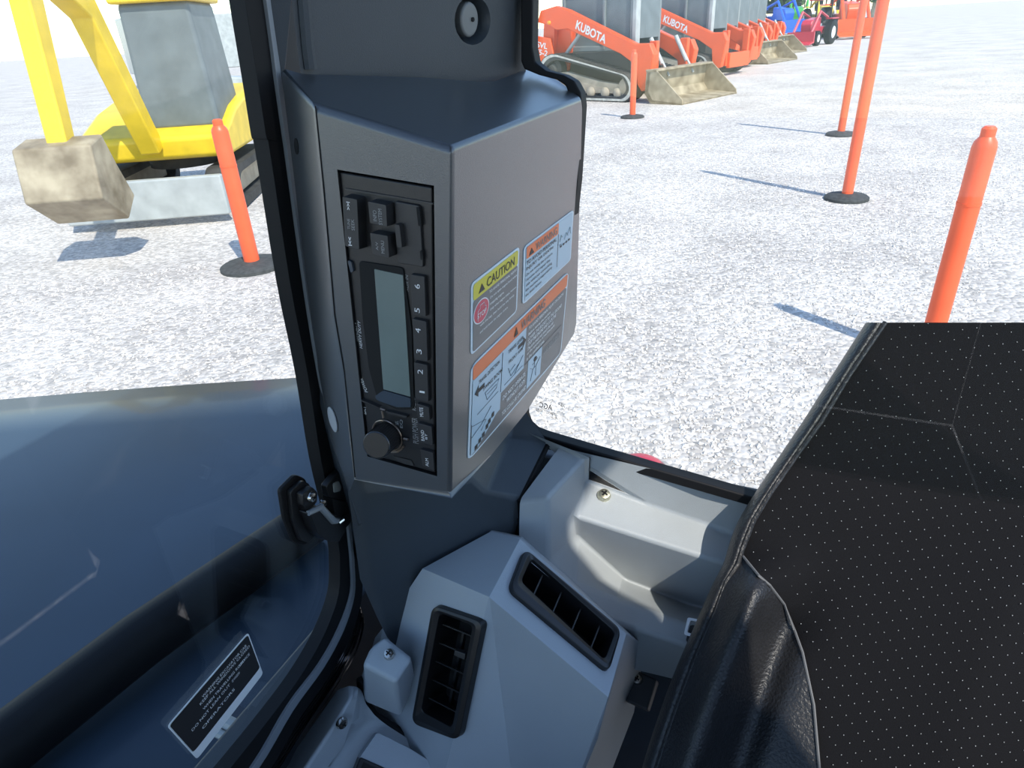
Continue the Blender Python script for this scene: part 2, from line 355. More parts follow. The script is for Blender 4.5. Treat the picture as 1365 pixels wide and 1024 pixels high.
def smooth_line(P, m=4):                         # Catmull-Rom through the points
    out = []; n = len(P)
    for i in range(n - 1):
        p0, p1, p2, p3 = [np.array(P[max(0, min(n - 1, j))], float) for j in (i - 1, i, i + 1, i + 2)]
        for k in range(m):
            t = k / m; out.append(tuple(.5 * (2 * p1 + (p2 - p0) * t + (2 * p0 - 5 * p1 + 4 * p2 - p3) * t * t + (3 * p1 - p0 - 3 * p2 + p3) * t ** 3)))
    return out + [tuple(P[-1])]
GM.insert(9, (453, 716)); GN.insert(9, (457, 716)); GB.insert(9, (472, 725))
while len(GE) < len(GM): GE.insert(9, (441, 722))
GE, GM, GN, GB = [smooth_line(L) for L in (GE, GM, GN, GB)]
sw = thing('window_2', 'side cab window in a black and grey rubber seal, looking over the dark body panel', 'window', PG.hit(440, 600), kind='structure')
mb = MB().prism(P2(GM + [(-260, 1236), (-260, -420)], PG), PG.n, -.003, -.0005); part('glass_pane', mb, m_glass, sw, smooth=False)
part('rubber_seal', strip(GE, GM, PG, -.004, .008), m_rubber, sw, bevel=.002)
part('seal_bead', strip(GM, GN, PG, -.002, .0105), m_bead, sw, bevel=.0008, label='grey bead running along the black seal')
part('outer_seal', strip(GN, GB, PG, -.002, .007), m_rubber, sw, bevel=.0015)
# sticker on the side glass: black field, grey lower band, white edge, white lines of writing
q = qpx([(222, 968), (330, 843), (350, 898), (262, 1012)], PG)
lab = thing('window_label', 'black sticker with white border and small white writing on the lower side window', 'sticker', PG.hit(300, 930))
rr = roundpoly([(0, 0), (1, 0), (1, 1), (0, 1)], .05, 4)
part('backing', flat(MB(), q, rr, .0006, .0004), m_print, lab, smooth=False)
r2 = lambda s, a: [(.5 + (u - .5) * s, .5 + (v - .5) * a) for u, v in rr]
part('black_field', flat(MB(), q, [(u, v * .84) for u, v in r2(.97, .95)], .0009), m_ink, lab, smooth=False)
mb = MB()
for (t_, a, b, c, d) in [('WARNING EXCAVATOR CAB', .35, .13, .93, .18), ('KEEP ALL WINDOWS CLOSED', .30, .20, .96, .25), ('WHEN TRAVELLING ROAD', .30, .33, .86, .38), ('SERVICE', .78, .33, .93, .38), ('DO NOT LEAN OUT', .12, .44, .62, .49), ('OF WINDOW', .65, .44, .76, .49), ('OPERATORS', .2, .6, .64, .65)]:
    text(mb, q, t_, a, b, c, d, .0011)
part('lettering', mb, m_print, lab, smooth=False)

# ------------------------------------------------------------------ pillar trim
B1, B2 = W(405, 98, TOP.d(405, 98)), W(700, 95, TOP.d(700, 95)); vdir = (M @ Vector((590 - CX, CY - 2200, FP))).normalized()
def topx(p):
    c = M.transposed() @ (p - CAM); return (CX + c.x * FP / c.z, CY - c.y * FP / c.z, c.z)
PB = Plane(topx(B1), topx(B2), topx(B1 + vdir * .3))
PL = Plane((472, 640, .515), (691, 664, .615), (505, 840, .575))
PST = Plane((419, 140, PF.d(419, 140)), (472, 640, PF.d(472, 640)), (375, 96, PF.d(375, 96) + .024))
pil = thing('pillar_trim', 'dark grey moulded plastic trim covering the rear cab pillar', 'trim panel', PL.hit(560, 740))
L0 = [(290, -420), (348, 0), (364, 120), (380, 260), (404, 400), (420, 513), (443, 617), (463, 690), (476, 750)]
dd = [.40, .40, .405, .42, .45, .475, .505, .53, .545]
dl0 = [PG.d(x, y) - .008 for x, y in L0]
L1 = [(372, -420), (389, 0), (380, 96), (391, 228), (405, 350), (420, 470), (440, 580), (464, 655), (478, 700)]
dl1 = [PB.d(372, -420), PB.d(389, 0), PB.d(399, 88) - .002] + [PST.d(x, y) + .004 for x, y in L1[3:7]] + [.512, .525]
V = [W(x, y, d) for (x, y), d in zip(L0, dl0)] + [W(x, y, d) for (x, y), d in zip(L1, dl1)]
n = len(L0); F = [(i, i + 1, n + i + 1, n + i) for i in range(n - 1)]
part('side_flange', sheet(V, F), m_trim, pil, solid=-.003, bevel=.0012)
# upper face with a round recess
RC = [(630 + 24 * math.cos(a) , 27 + 33 * math.sin(a)) for a in [k * PI / 12 for k in range(24)]]
from mathutils.geometry import tessellate_polygon
OUT = [(399, 88), (389, 0), (372, -420), (702, -420), (701, 0), (701, 99), (701, 135), (410, 135)]
n = 24; loops = P2(OUT, PB) + P2(RC, PB)
tf = tessellate_polygon([[Vector((x, y, 0)) for x, y in OUT], [Vector((x, y, 0)) for x, y in RC]])
o_ = len(OUT)
V = loops + P2([(630 + (x - 630) * .93 - 2, 27 + (y - 27) * .93) for x, y in RC], PB, -.004) + P2([(631 + (x - 630) * .68, 26 + (y - 27) * .75) for x, y in RC], PB, -.016)
F = [tuple(t) for t in tf]
for k in range(n):
    j = (k + 1) % n
    for r in (0, 1): F.append((o_ + r * n + k, o_ + r * n + j, o_ + (r + 1) * n + j, o_ + (r + 1) * n + k))
F.append(tuple(range(o_ + 2 * n, o_ + 3 * n)))
part('upper_face', sheet(V, F), m_trim, pil, smooth=True)
# raised seam between flange and face
part('seam', MB().tube([PB.hit(398, -200, .0005), PB.hit(404, 0, .0005), PB.hit(409, 60, .0005), PB.hit(413, 92, .0005)], .004, 8), m_trim, pil)
# lower face of the trim
LV = {'a': (470, 600, .50), 'b': (464, 655, .512), 'c': (480, 772, .552), 'd': (513, 846, .58), 'e': (497, 760, .547), 'f': (560, 900, .625), 'g': (700, 760, .66), 'h': (692, 716, .624), 'i': (691, 665, .61), 'j': (648, 656, .585), 'k': (600, 630, .56), 'l': (520, 560, .535), 'm': (729, 588, .655), 'n': (679, 582, .655), 'o': (686, 530, .66), 'p': (640, 560, .62), 'q': (650, 480, .64), 'r': (500, 480, .55), 's': (630, 640, .577), 't': (482, 655, .513), 'u':(655,642,.60)}
K = list(LV); X = [W(*LV[k]) for k in K]; ix = lambda s: tuple(K.index(c) for c in s)
part('lower_face', sheet(X, [ix(s) for s in ('abt', 'atl', 'lts', 'lsk', 'ksp', 'spj', 'pnj', 'jnmi', 'pon', 'nom', 'lkp', 'lpqr', 'pqo', 'btec', 'ced', 'tsje', 'ejd', 'jfd', 'jihgf')]), m_trim, pil, bevel=.004, seg=3, bang=14)
# plugs and slot in the trim
def disc(c, n, r, h, squash=1): return MB().lathe(c, n, [(r, 0), (r, h * .5), (r * .85, h), (r * .3, h * 1.05)], 20)
plug = part('cap_plug', MB().prism(P2([(628 + 12 * math.cos(a), 26 + 24 * math.sin(a)) for a in [k * PI / 12 for k in range(24)]], PB, -.013), PB.n, 0, .012), mat('grey_plug', (.17, .18, .18), .4), pil, bevel=.002, label='round grey plug in the recess')
mb = MB().prism(P2([(631 + 1.7 * math.cos(a), 26 + 3.2 * math.sin(a)) for a in [k * PI / 4 for k in range(8)]], PB, -.0005), PB.n, -.001, .0006); part('plug_slot', mb, m_hole, plug)

# ------------------------------------------------------------------ radio housing
hs = thing('radio_housing', 'grey pillar box housing with the radio in front and warning stickers on its side', 'housing', PF.hit(560, 650))
OP = [(449.4, 226), (578.5, 247.5), (582.6, 635), (489.5, 608.5)]       # radio opening
op = [PF.hit(x, y) for x, y in OP]; opb = [p - PF.n * .03 for p in op]
cr = [(419, 140), (430, 253), (445, 420), (458, 496), (474, 641)]
st = [(375, 97), (391, 228), (405, 350), (420, 470), (440, 580), (466, 655)]
fr = [(603, 196), (602, 420), (600, 661)]
A = [PF.hit(*p) for p in cr]; Bq = [PF.hit(*p) for p in fr]
Sx = [W(x, y, PST.d(x, y)) for x, y in st]
side_r = [(774.5, 131), (776, 145), (773, 260), (768, 432), (765, 445)]
Cq = [PS.hit(*p) for p in side_r]
low = [PS.hit(702, 545), PS.hit(655, 602)]
tb = [W(405, 99, TOP.d(405, 99)), W(560, 103, TOP.d(560, 103)), W(640, 109, TOP.d(640, 109)), W(660, 108, TOP.d(660, 108)), W(700, 93, TOP.d(700, 93)), W(712, 92, TOP.d(712, 92)), W(745, 108, TOP.d(745, 108) ), W(380, 92, PST.d(380, 92) + .004)]
back = [p - PF.n * .02 for p in ()]
V = A + Bq + op + opb + Sx + Cq + low + tb
iA = 0; iB = len(A); iO = iB + 3; iP = iO + 4; iS = iP + 4; iC = iS + len(Sx); iL = iC + 5; iT = iL + 2
F = [(iA, iB, iO + 1, iO), (iB, iB + 1, iB + 2, iO + 2, iO + 1), (iO + 3, iO + 2, iB + 2, iA + 4), (iA, iO, iO + 3, iA + 4, iA + 3, iA + 2, iA + 1)]
F += [(iS, iA, iA + 1, iS + 1), (iS + 1, iA + 1, iA + 2, iS + 2), (iS + 2, iA + 2, iS + 3), (iS + 3, iA + 2, iA + 3), (iS + 3, iA + 3, iS + 4), (iS + 4, iA + 3, iA + 4, iS + 5)]
F += [(iB, iC, iC + 1, iC + 2, iB + 1), (iB + 1, iC + 2, iC + 3, iC + 4, iL, iL + 1, iB + 2)]
F += [(iA, iB, iT + 1, iT), (iB, iT + 3, iT + 2, iT + 1), (iB, iC, iT + 6, iT + 5, iT + 4, iT + 3), (iS, iA, iT, iT + 7)]
# underside and back closure
bk = [PS.hit(768, 432) - PS.n * .05, PS.hit(702, 545) - PS.n * .06, PS.hit(655, 602) - PS.n * .05]
o_ = len(V); V += [W(500, 600, .53), W(620, 560, .60), W(690, 500, .66)]
F += [(iB + 2, iA + 4, o_, o_ + 1), (iB + 2, o_ + 1, iL + 1), (iL + 1, o_ + 1, o_ + 2, iL), (iL, o_ + 2, iC + 4)]
NOFIX = True
mb = sheet(V, F)
part('radio_opening', MB().add(op + opb, [(0, 1, 5, 4), (1, 2, 6, 5), (2, 3, 7, 6), (3, 0, 4, 7), (4, 5, 6, 7)]), m_black, hs, smooth=False)
part('shell', mb, m_box, hs, bevel=.0035, seg=4, bang=20)
NOFIX = False
part('seam', MB().tube([PF.hit(420.5, 141, .0), PF.hit(431.5, 253, .0), PF.hit(446, 420, .0), PF.hit(459, 496, .0), PF.hit(473, 636, .0)], .0004, 6), m_hole, hs)
NS = (PST.n)
slot = [(395.5 + 2.6 * math.cos(a) + .12 * 8 * math.sin(a), 195 + 11 * math.sin(a)) for a in [k * PI / 10 for k in range(20)]]
part('slot', MB().prism(P2(slot, PST, -.0002), PST.n, 0, .0006), m_hole, hs)
el = [(444.5 + 4.5 * math.cos(a) + 4.5 * math.sin(a), 559 + 17 * math.sin(a)) for a in [k * PI / 12 for k in range(24)]]
part('oval_plug', MB().prism(P2(el, PST, 0), PST.n, 0, .0012), mat('pale_plug', (.36, .38, .4), .45), hs, bevel=.0005, label='pale oval plug')

# ------------------------------------------------------------------ radio
rd = thing('car_radio', 'black upright car radio with blank grey display, preset buttons and round volume knob', 'radio', PF.hit(530, 500, -.01))
ins = [(452, 229), (576, 249.5), (580, 631), (491.5, 606)]
face = [CAM + (PF.hit(x, y) - CAM) * ((PF.hit(500, 400, -.002) - CAM).dot(PF.n) / (PF.hit(x, y) - CAM).dot(PF.n)) for x, y in ins]
part('faceplate', MB().prism(face, PF.n, -.018, 0), m_radio, rd, bevel=.0012)
zf = -.002
def fpx(X, Y, k=3):                              # zoom crop coordinates to photo pixels
    return (430 + X * .215, 210 + Y * .215) if k == 3 else (430 + X * .254, 420 + Y * .254) if k == 4 else (450 + X * .10744, 250 + Y * .10744) if k == 5 else (470 + X * .11722, 520 + Y * .11722)
def raised(name, pts, h, mt, r=2, parent=rd, h0=zf, bevel=.0006, dx=0, dy=0, label=None, scale=.97):
    # pts are where the FRONT of the piece shows; push them back so the raised front lands there
    fp = [PF.hit(x, y) for x, y in roundpoly(pts, r, 3)]
    top = [topx(p) for p in fp]
    F_ = [W(x, y, 1 / (PF.A @ np.array([x, y, 1]))) for x, y, _ in top]
    # intersect view rays with plane raised by h0+h
    out = []
    for p in F_:
        r = (p - CAM); q0 = PF.hit(500, 400, h0 + h); t = (q0 - CAM).dot(PF.n) / r.dot(PF.n); out.append(CAM + r * t)
    mb = MB(); c = sum(out, Vector()) / len(out)
    mb.loft([[c + (p - c) / scale - PF.n * h for p in out], out]); return part(name, mb, mt, parent, bevel=bevel, label=label)
def ray(x, y, pl, h): 
    r = W(x, y, 1) - CAM; q0 = pl.hit(500, 400, h) if pl is not PS else pl.hit(650, 400, h); return CAM + r * ((q0 - CAM).dot(pl.n) / r.dot(pl.n))
def rq(pts, pl, h): return Quad(*[ray(x, y, pl, h) for x, y in pts], pl.n)
def rtext(parent, s, pts, h, mt=m_dimprint, italic=0, bold=0, name='lettering'):
    mb = MB(); text(mb, rq(pts, PF, h + .00012), s, 0, 0, 1, 1, 0, italic, bold); return part(name, mb, mt, parent, smooth=False)
def up(x0, y0, x1, y1, k, sl=.1):                # text read bottom-to-top, letter tops to the left; box given in crop pixels
    a, b = fpx(x0, y0, k), fpx(x1, y1, k); s_ = (b[1] - a[1]) * .06; t_ = (b[0] - a[0]) * .15
    return [(a[0] + s_, b[1]), (a[0] - 0, a[1]), (b[0] - 0, a[1] + t_), (b[0] + s_, b[1] + t_)]
bt = lambda L, k: [fpx(x, y, k) for x, y in L]
b = raised('seek_button', bt([(58, 112), (240, 150), (268, 775), (95, 728)], 5), .008, m_button, label='long rocker button with double arrows')
rtext(b, 'SEEK', up(165, 390, 205, 530, 5), zf + .008); rtext(b, 'TUNE', up(118, 385, 150, 515, 5), zf + .008)
rtext(b, '>>I', up(108, 175, 150, 275, 5), zf + .008, m_print, bold=.02); rtext(b, 'I<<', up(128, 612, 172, 718, 5), zf + .008, m_print, bold=.02)
b = raised('info_button', bt([(375, 172), (600, 218), (615, 490), (400, 440)], 5), .008, m_button)
rtext(b, 'SYSTEM', up(500, 262, 545, 460, 5), zf + .008); rtext(b, 'INFO', up(435, 280, 480, 415, 5), zf + .008)
b = raised('menu_button', bt([(400, 562), (620, 600), (640, 875), (430, 825)], 5), .008, m_button)
rtext(b, 'MENU', up(535, 660, 575, 815, 5), zf + .008); rtext(b, 'A/V', up(470, 675, 500, 775, 5), zf + .008)
b = raised('socket_cover', bt([(712, 175), (1010, 230), (1060, 985), (745, 935)], 5), .002, m_button, 3, label='flush rubber socket cover')
raised('finger_tab', bt([(705, 455), (765, 465), (800, 750), (735, 745)], 5), .004, m_button, 2, b, zf + .002)
raised('notch', bt([(975, 245), (1015, 250), (1040, 480), (1000, 475)], 5), .0006, m_hole, 1, b, zf + .002, bevel=0)
raised('notch', bt([(1020, 785), (1050, 790), (1062, 900), (1030, 900)], 5), .0006, m_hole, 1, b, zf + .002, bevel=0)
raised('trim_ridge', bt([(95, 8), (1180, 190), (1180, 215), (95, 35)], 5), .001, m_button, 1, bevel=.0003)
# display: raised surround, deep dark side, lcd, sloping tray
bz = [(477, 347), (537, 357), (541, 372), (552, 545), (528, 545), (497, 530), (490, 500)]
raised('display_surround', [(478, 348), (537, 357), (549, 440), (552, 546), (530, 547), (503, 534), (491, 490), (483, 425)], .0012, m_hole, 5, scale=1, bevel=.0004)
lc = raised('display', [(498.8, 358.8), (537, 367), (547, 529), (511, 519)], .0006, m_lcd, 1, rd, zf + .0012, bevel=0, scale=1, label='blank grey-green liquid crystal display')
raised('display_tray', [(511, 520.5), (547, 531), (547.5, 543), (529, 543), (503, 534), (500, 528)], .0010, m_lcdframe, 2, rd, zf + .0012, bevel=0, scale=1)
for i, (P_, g2) in enumerate([([(547, 366), (565.5, 369), (567.6, 422), (550, 419)], '65'), ([(549.5, 425), (568, 429), (570, 482), (552, 479)], '43'), ([(551.5, 483), (569.5, 487), (571, 536), (554, 532)], '21')]):
    b = raised('preset_button', P_, .003, m_button, 2)
    for j, ch in enumerate(g2):
        yy = [(381, 413), (440, 468), (495, 522)][i][j]; xx = [(552.5, 552.5), (553.5, 555), (556.5, 559)][i][j]
        rtext(b, ch, [(xx, yy + (3 if ch != '1' else 1.2)), (xx + .3, yy - (3 if ch != '1' else 1.2)), (xx + 7, yy - (1.6 if ch != '1' else 0)), (xx + 7, yy + (4.5 if ch != '1' else 2.6))], zf + .003, m_print)
for P_, t2, (xa, ya, xb, yb) in [([(555, 538), (571.5, 543), (573, 561), (557, 557)], 'MUTE', (760, 195, 800, 300)), ([(556, 564), (575, 569), (577, 594), (558, 589)], 'BAND', (775, 455, 810, 575)), ([(560, 599), (577, 604), (579, 628), (563, 621)], 'ALM', (825, 775, 860, 865))]:
    b = raised('function_button', P_, .003, m_button, 2); rtext(b, t2, up(xa, ya, xb, yb, 6), zf + .003, m_print)
    if t2 == 'BAND': rtext(b, 'BT', up(822, 495, 846, 560, 6), zf + .003, m_print)
rtext(rd, 'RADIO', up(672, 75, 712, 232, 6), zf, m_dimprint, .15); rtext(rd, 'PUSH POWER', up(672, 315, 735, 605, 6), zf, m_dimprint, .15)
rtext(rd, 'JENSEN', [(475, 457), (469.5, 428), (476, 429), (481, 458)], zf, m_dimprint, .35, .01)
rtext(rd, 'HEAVY DUTY', [(479.6, 464), (476.5, 427), (480, 428), (483.2, 465)], zf, m_print, .2)
rtext(rd, 'AUX IN', [(541, 388), (540, 366), (544, 367), (545, 389)], zf, m_dimprint, .15)
rtext(rd, 'POWER', [(487, 524), (479.5, 505), (483, 504), (490.5, 523)], zf, m_print, .35)
rtext(rd, 'SAT', up(118, 180, 150, 275, 6), zf, m_print); rtext(rd, 'SEL', up(485, 345, 520, 395, 6), zf); rtext(rd, 'EQ', up(535, 335, 570, 430, 6), zf)
raised('small_lens', [(463, 347), (468, 349), (471, 362), (467, 364)], .002, m_lcdframe, 2)
raised('ridge', [(481, 533), (500, 541), (506, 544), (483, 536)], .003, m_button, 1); raised('ridge', [(514, 548), (542, 555), (542, 558), (515, 551)], .003, m_button, 1)
raised('function_button', [(523, 608), (548, 614), (552, 622), (536, 618)], .001, m_button, 2)
# knob
kc = ray(517, 580, PF, zf); n0 = PF.n; kr = .0098
ktop = ray(501, 594, PF, zf + .020)
kax = (ktop - kc).normalized(); kn = n0
kb = part('knob', MB().lathe(kc + n0 * 0, kax, [(kr * 1.0, 0), (kr, .003), (kr * .97, (ktop - kc).length - .001), (kr * .90, (ktop - kc).length)], 48), m_black, rd, bevel=.0004, label='round ribbed volume knob')
a_ = kax.orthogonal().normalized(); b_ = kax.cross(a_)
mb = MB()
for k in range(40):
    an = k * 2 * PI / 40; rdv = a_ * math.cos(an) + b_ * math.sin(an)
    mb.tube([kc + kax * .003 + rdv * kr, ktop - kax * .0015 + rdv * kr * .97], .00042, 4)
part('grip_rib', mb, m_button, kb, kind='stuff')
def torus(c, ax, R, r, n=40, m=6, arc=(0, 2 * PI)):
    a = ax.orthogonal().normalized(); b = ax.cross(a); return [c + (a * math.cos(t) + b * math.sin(t)) * R for t in [arc[0] + (arc[1] - arc[0]) * k / n for k in range(n + 1)]]
part('knob_ring', MB().tube(torus(kc + n0 * .001, n0, kr * 1.2, 1), .0006, 6, cap=False), m_ring, rd, label='thin copper ring round the knob')
part('knob_rim', MB().tube(torus(ktop - kax * .0008, kax, kr * .93, 1), .0004, 6, cap=False), m_lcdframe, kb)
c1 = [ray(x, y, PF, zf + .002) for x, y in ((511, 557), (509, 548), (507, 545), (513, 547))]
part('index_mark', MB().tube([c1[0], c1[1]], .0007, 6).tube([c1[2], c1[3]], .0006, 6).tube([ray(538, 585, PF, zf + .002), ray(544, 586, PF, zf + .002)], .0009, 6), m_ring, rd)
part('lower_arc', MB().tube([ray(x, y, PF, zf + .001) for x, y in ((522, 603), (530, 602.5), (535, 599), (538, 595))], .0008, 6), m_ring, rd)

# ------------------------------------------------------------------ warning labels on the housing side
def sticker(name, label, corners, base_mat=m_stick_w):
    qd = qpx(corners, PS); rr = roundpoly([(0, 0), (1, 0), (1, 1), (0, 1)], .07, 4)
    root = part(name, flat(MB(), qd, rr, .0006, .0005), base_mat, hs, smooth=False, label=label); return root, qd
def block(root, qd, pts, h, mt, name='printed_field'):
    o = part(name, flat(MB(), qd, pts, h), mt, root, smooth=False); return o
def lines(root, qd, L, h, mt, name='lettering'):
    mb = MB()
    for s, a, b, c, d in L: text(mb, qd, s, a, b, c, d, h, bold=.008 if len(s) < 10 else .012)
    return part(name, mb, mt, root, smooth=False)
def tri(root, qd, u, v, w_, h_, h, mt):
    return block(root, qd, [(u, v + h_), (u + w_ / 2, v), (u + w_, v + h_)], h, mt, 'alert_triangle')
rA = lambda u0, v0, u1, v1, r=.04: roundpoly([(u0, v0), (u1, v0), (u1, v1), (u0, v1)], r, 3)
# caution
root, q = sticker('caution_label', 'yellow-headed CAUTION sticker with red stop disc and grey field', [(627, 378), (691.5, 328), (688, 415), (626.5, 474.5)])
block(root, q, rA(.035, .035, .965, .255), .0009, m_stick_y, 'yellow_header'); block(root, q, rA(.035, .255, .965, .97), .0009, m_stick_k, 'grey_field')
tri(root, q, .13, .10, .12, .11, .0011, m_ink); lines(root, q, [('CAUTION', .29, .09, .88, .215)], .0011, m_ink)
lines(root, q, [('TO AVOID PERSONAL INJURY:', .34, .29, .95, .34), ('Do not open engine hood while', .36, .38, .95, .425), ('stopping engine.', .36, .47, .66, .515), ('Only when engine stops, remove', .36, .555, .94, .6), ('with the key, then hold the stay firmly', .16, .655, .90, .70), ('and hold down the engine covers.', .16, .755, .76, .80)], .0011, m_print)
cir = lambda u, v, a, b, n=28: [(u + a * math.cos(k * 2 * PI / n), v + b * math.sin(k * 2 * PI / n)) for k in range(n)]
block(root, q, cir(.185, .475, .155, .165), .0011, m_print, 'disc_border'); block(root, q, cir(.185, .475, .14, .15), .00125, m_stick_r, 'stop_disc')
mb = MB(); 
for k in range(10):
    a1 = (k * .6283, (k + 1) * .6283)
hand = [(.11, .58), (.11, .44), (.15, .42), (.15, .38), (.23, .38), (.24, .43), (.27, .45), (.27, .50)]
pts = [q.pt(u, v, .0014) for u, v in hand] ; part('hand_outline', MB().tube(pts, .00018, 5), m_print, root)
lines(root, q, [('STOP', .10, .475, .275, .545)], .0015, m_print)
# upper right warning
root, q = sticker('warning_label', 'pale blue WARNING sticker with orange header and drawing, upper right', [(697.5, 329), (764, 279), (760, 346.5), (695.5, 407)], m_stick_w)
block(root, q, rA(.03, .03, .97, .97), .0009, m_stick_b, 'blue_field'); block(root, q, rA(.04, .035, .655, .235, .02), .0011, m_stick_o, 'orange_header')
tri(root, q, .08, .10, .09, .11, .0013, m_ink); lines(root, q, [('WARNING', .20, .08, .62, .21)], .0013, m_stick_k)
lines(root, q, [('TO AVOID PERSONAL', .04, .27, .62, .34), ('INJURY OR DEATH:', .04, .375, .56, .445), ('Do not modify the structure', .04, .48, .54, .54), ('remove and repair this', .04, .57, .50, .63), ('cab without consulting', .04, .66, .54, .72), ('the machine is supported by', .04, .75, .55, .81), ('the dealer factory.', .04, .84, .34, .90)], .0013, m_ink)
mb = MB()
for k in range(4): flat(mb, q, [(.71 + k * .06, .50 - .0), (.745 + k * .06, .50), (.745 + k * .06, .535), (.71 + k * .06, .535)], .0013)
flat(mb, q, R01(.655, .24, .66, .86), .0013); flat(mb, q, R01(.69, .47, .73, .478), .0013)
part('drawing', mb, m_ink, root, smooth=False)
mb = MB()
for pts in ([(.70, .42), (.72, .3), (.75, .36)], [(.80, .44), (.84, .33), (.88, .42)], [(.86, .40), (.92, .28), (.94, .42)]): mb.tube([q.pt(u, v, .0012) for u, v in pts], .00022, 4)
part('line_art', mb, mat('grey_line', (.35, .4, .42), .5), root)
# big warning
root, q = sticker('warning_label', 'large orange-headed WARNING sticker with safety drawings along the lower side', [(627, 488), (757.5, 361), (747, 471), (622.3, 616)])
block(root, q, rA(.015, .02, .985, .165, .02), .0009, m_stick_o, 'orange_header'); block(root, q, rA(.015, .165, .985, .975), .0009, m_stick_k, 'grey_field')
block(root, q, R01(.015, .165, .50, .62), .0011, m_stick_b, 'blue_field'); block(root, q, R01(.02, .62, .27, .8), .0011, m_stick_b, 'blue_field'); block(root, q, [(.02, .8), (.24, .8), (.07, .96), (.02, .96)], .0011, m_stick_b, 'blue_field')
block(root, q, R01(.55, .60, .71, .93), .0011, m_stick_b, 'blue_field')
tri(root, q, .37, .05, .04, .09, .0013, m_ink); lines(root, q, [('WARNING', .44, .045, .70, .14)], .0013, m_stick_k)
lines(root, q, [('TO AVOID PERSONAL INJURY OR DEATH:', .525, .19, .94, .235), ('Before leaving the machine', .525, .255, .78, .295), ('LOWER THE BUCKET TO THE GROUND', .525, .31, .93, .35), ('STOP THE ENGINE AND LOCK THE', .525, .365, .86, .405), ('The arm must not touch the cab', .525, .42, .83, .46), ('or the operation of machine parts', .525, .475, .85, .515), ('in the confined area.', .525, .53, .73, .57), ('DO NOT OPERATE', .29, .68, .52, .73), ('WITHOUT ROPS', .33, .76, .52, .81), ('YOU COULD BE CRUSHED', .29, .86, .54, .91)], .0013, m_print)
lines(root, q, [('USE SEAT BELT', .735, .66, .94, .73)], .0013, m_dimprint)
lines(root, q, [('TRAVEL DETECTION', .06, .22, .24, .26), ('TRAVEL LEVER', .32, .22, .47, .26), ('SWING BOOM', .10, .34, .27, .38), ('FRONT ARM', .33, .34, .47, .38)], .0013, m_ink)
mb = MB(); L = lambda *p: mb.tube([q.pt(u, v, .0013) for u, v in p], .00017, 4)
L((.265, .18), (.265, .60)); L((.12, .42), (.14, .52), (.22, .50), (.24, .42), (.12, .42)); L((.14, .46), (.22, .46)); L((.33, .42), (.36, .54), (.44, .50)); L((.34, .48), (.40, .46)); L((.02, .64), (.14, .73), (.10, .80)); L((.02, .76), (.10, .73), (.18, .64)); L((.06, .57), (.24, .56)); L((.30, .57), (.48, .57)); L((.40, .56), (.48, .45)); L((.50, .59), (.95, .59)); L((.59, .88), (.61, .76), (.58, .72)); L((.65, .88), (.645, .76), (.69, .70)); L((.625, .66), (.625, .76)); L((.61, .76), (.65, .76)); L((.60, .70), (.66, .68))
part('line_art', mb, m_ink, root)
mb = MB(); flat(mb, q, [(.03, .32), (.06, .26), (.06, .30), (.11, .30), (.11, .34), (.06, .34), (.06, .38)], .0014); flat(mb, q, [(.42, .28), (.47, .28), (.47, .24), (.50, .30), (.47, .36), (.47, .32), (.42, .32)], .0014); flat(mb, q, cir(.63, .66, .018, .025, 12), .0014)
for a, b in ((.05, .90), (.08, .87), (.11, .85), (.14, .80), (.16, .77), (.19, .74)): flat(mb, q, R01(a, b, a + .022, b + .05), .0014)
part('pictogram', mb, m_ink, root, smooth=False, kind='stuff')

# ------------------------------------------------------------------ sill panel under the rear window
sl = thing('sill_panel', 'light grey moulded plastic panel with deep pocket below the rear window', 'trim panel', W(860, 780, .66))
T_ = {'A': (734, 592, .652), 'B': (1015, 660, .600), 'c': (693, 668, .604), 'd': (692, 716, .612), 'e': (781, 611, .640), 'f': (731, 663, .600), 'g': (733, 749, .618), 'r': (780, 640, .668), 's': (862, 671, .652), 't': (990, 716, .615), 'p': (767, 689, .640), 'q': (872, 723, .622), 'u': (965, 752, .600), 'v': (769, 714, .665), 'w': (833, 773, .690), 'x': (918, 806, .668), 'm': (764, 778, .634), 'n': (827, 799, .632), 'o': (918, 832, .606), 'y': (800, 824, .622), 'z': (838, 836, .612), 'Z': (918, 862, .592), 'b': (1150, 705, .575), 'h': (1150, 860, .58), 'j': (735, 790, .63), 'Q': (835, 890, .66), 'R': (918, 910, .62)}
K = list(T_); X = [W(*T_[k]) for k in K]; ix = lambda s: tuple(K.index(c) for c in s)
F = [ix(s) for s in ('Aefc', 'cfgd', 'ABts', 'Asre', 'rsqp', 'stuq', 'pqwv', 'quxw', 'erpf', 'fpvg', 'gvm', 'vwnm', 'wxon', 'noZz', 'mnzy', 'Bbt', 'btu', 'uhx', 'bhu', 'xho', 'ohZ', 'gmj', 'jmy', 'yzQ', 'zZRQ')]
part('panel', sheet(X, F), m_sill, sl, bevel=.0045, seg=4, bang=10)
def screw(name, c, n, r, mt, parent, label=None):
    n = n.normalized(); o = part(name, MB().lathe(c, n, [(r, 0), (r * 1.02, r * .25), (r * .8, r * .7), (r * .3, r * .85)], 20), mt, parent, label=label)
    a = n.orthogonal().normalized(); b = n.cross(a); mb = MB()
    for d1, d2 in ((a, b), (b, a)):
        mb.prism([c + d1 * r * .5 + d2 * r * .13, c + d1 * r * .5 - d2 * r * .13, c - d1 * r * .5 - d2 * r * .13, c - d1 * r * .5 + d2 * r * .13], n, r * .8, r * .9)
    part('screw_recess', mb, m_hole, o, smooth=False); return o
nsc = (X[K.index('s')] - X[K.index('r')]).cross(X[K.index('p')] - X[K.index('r')]).normalized()
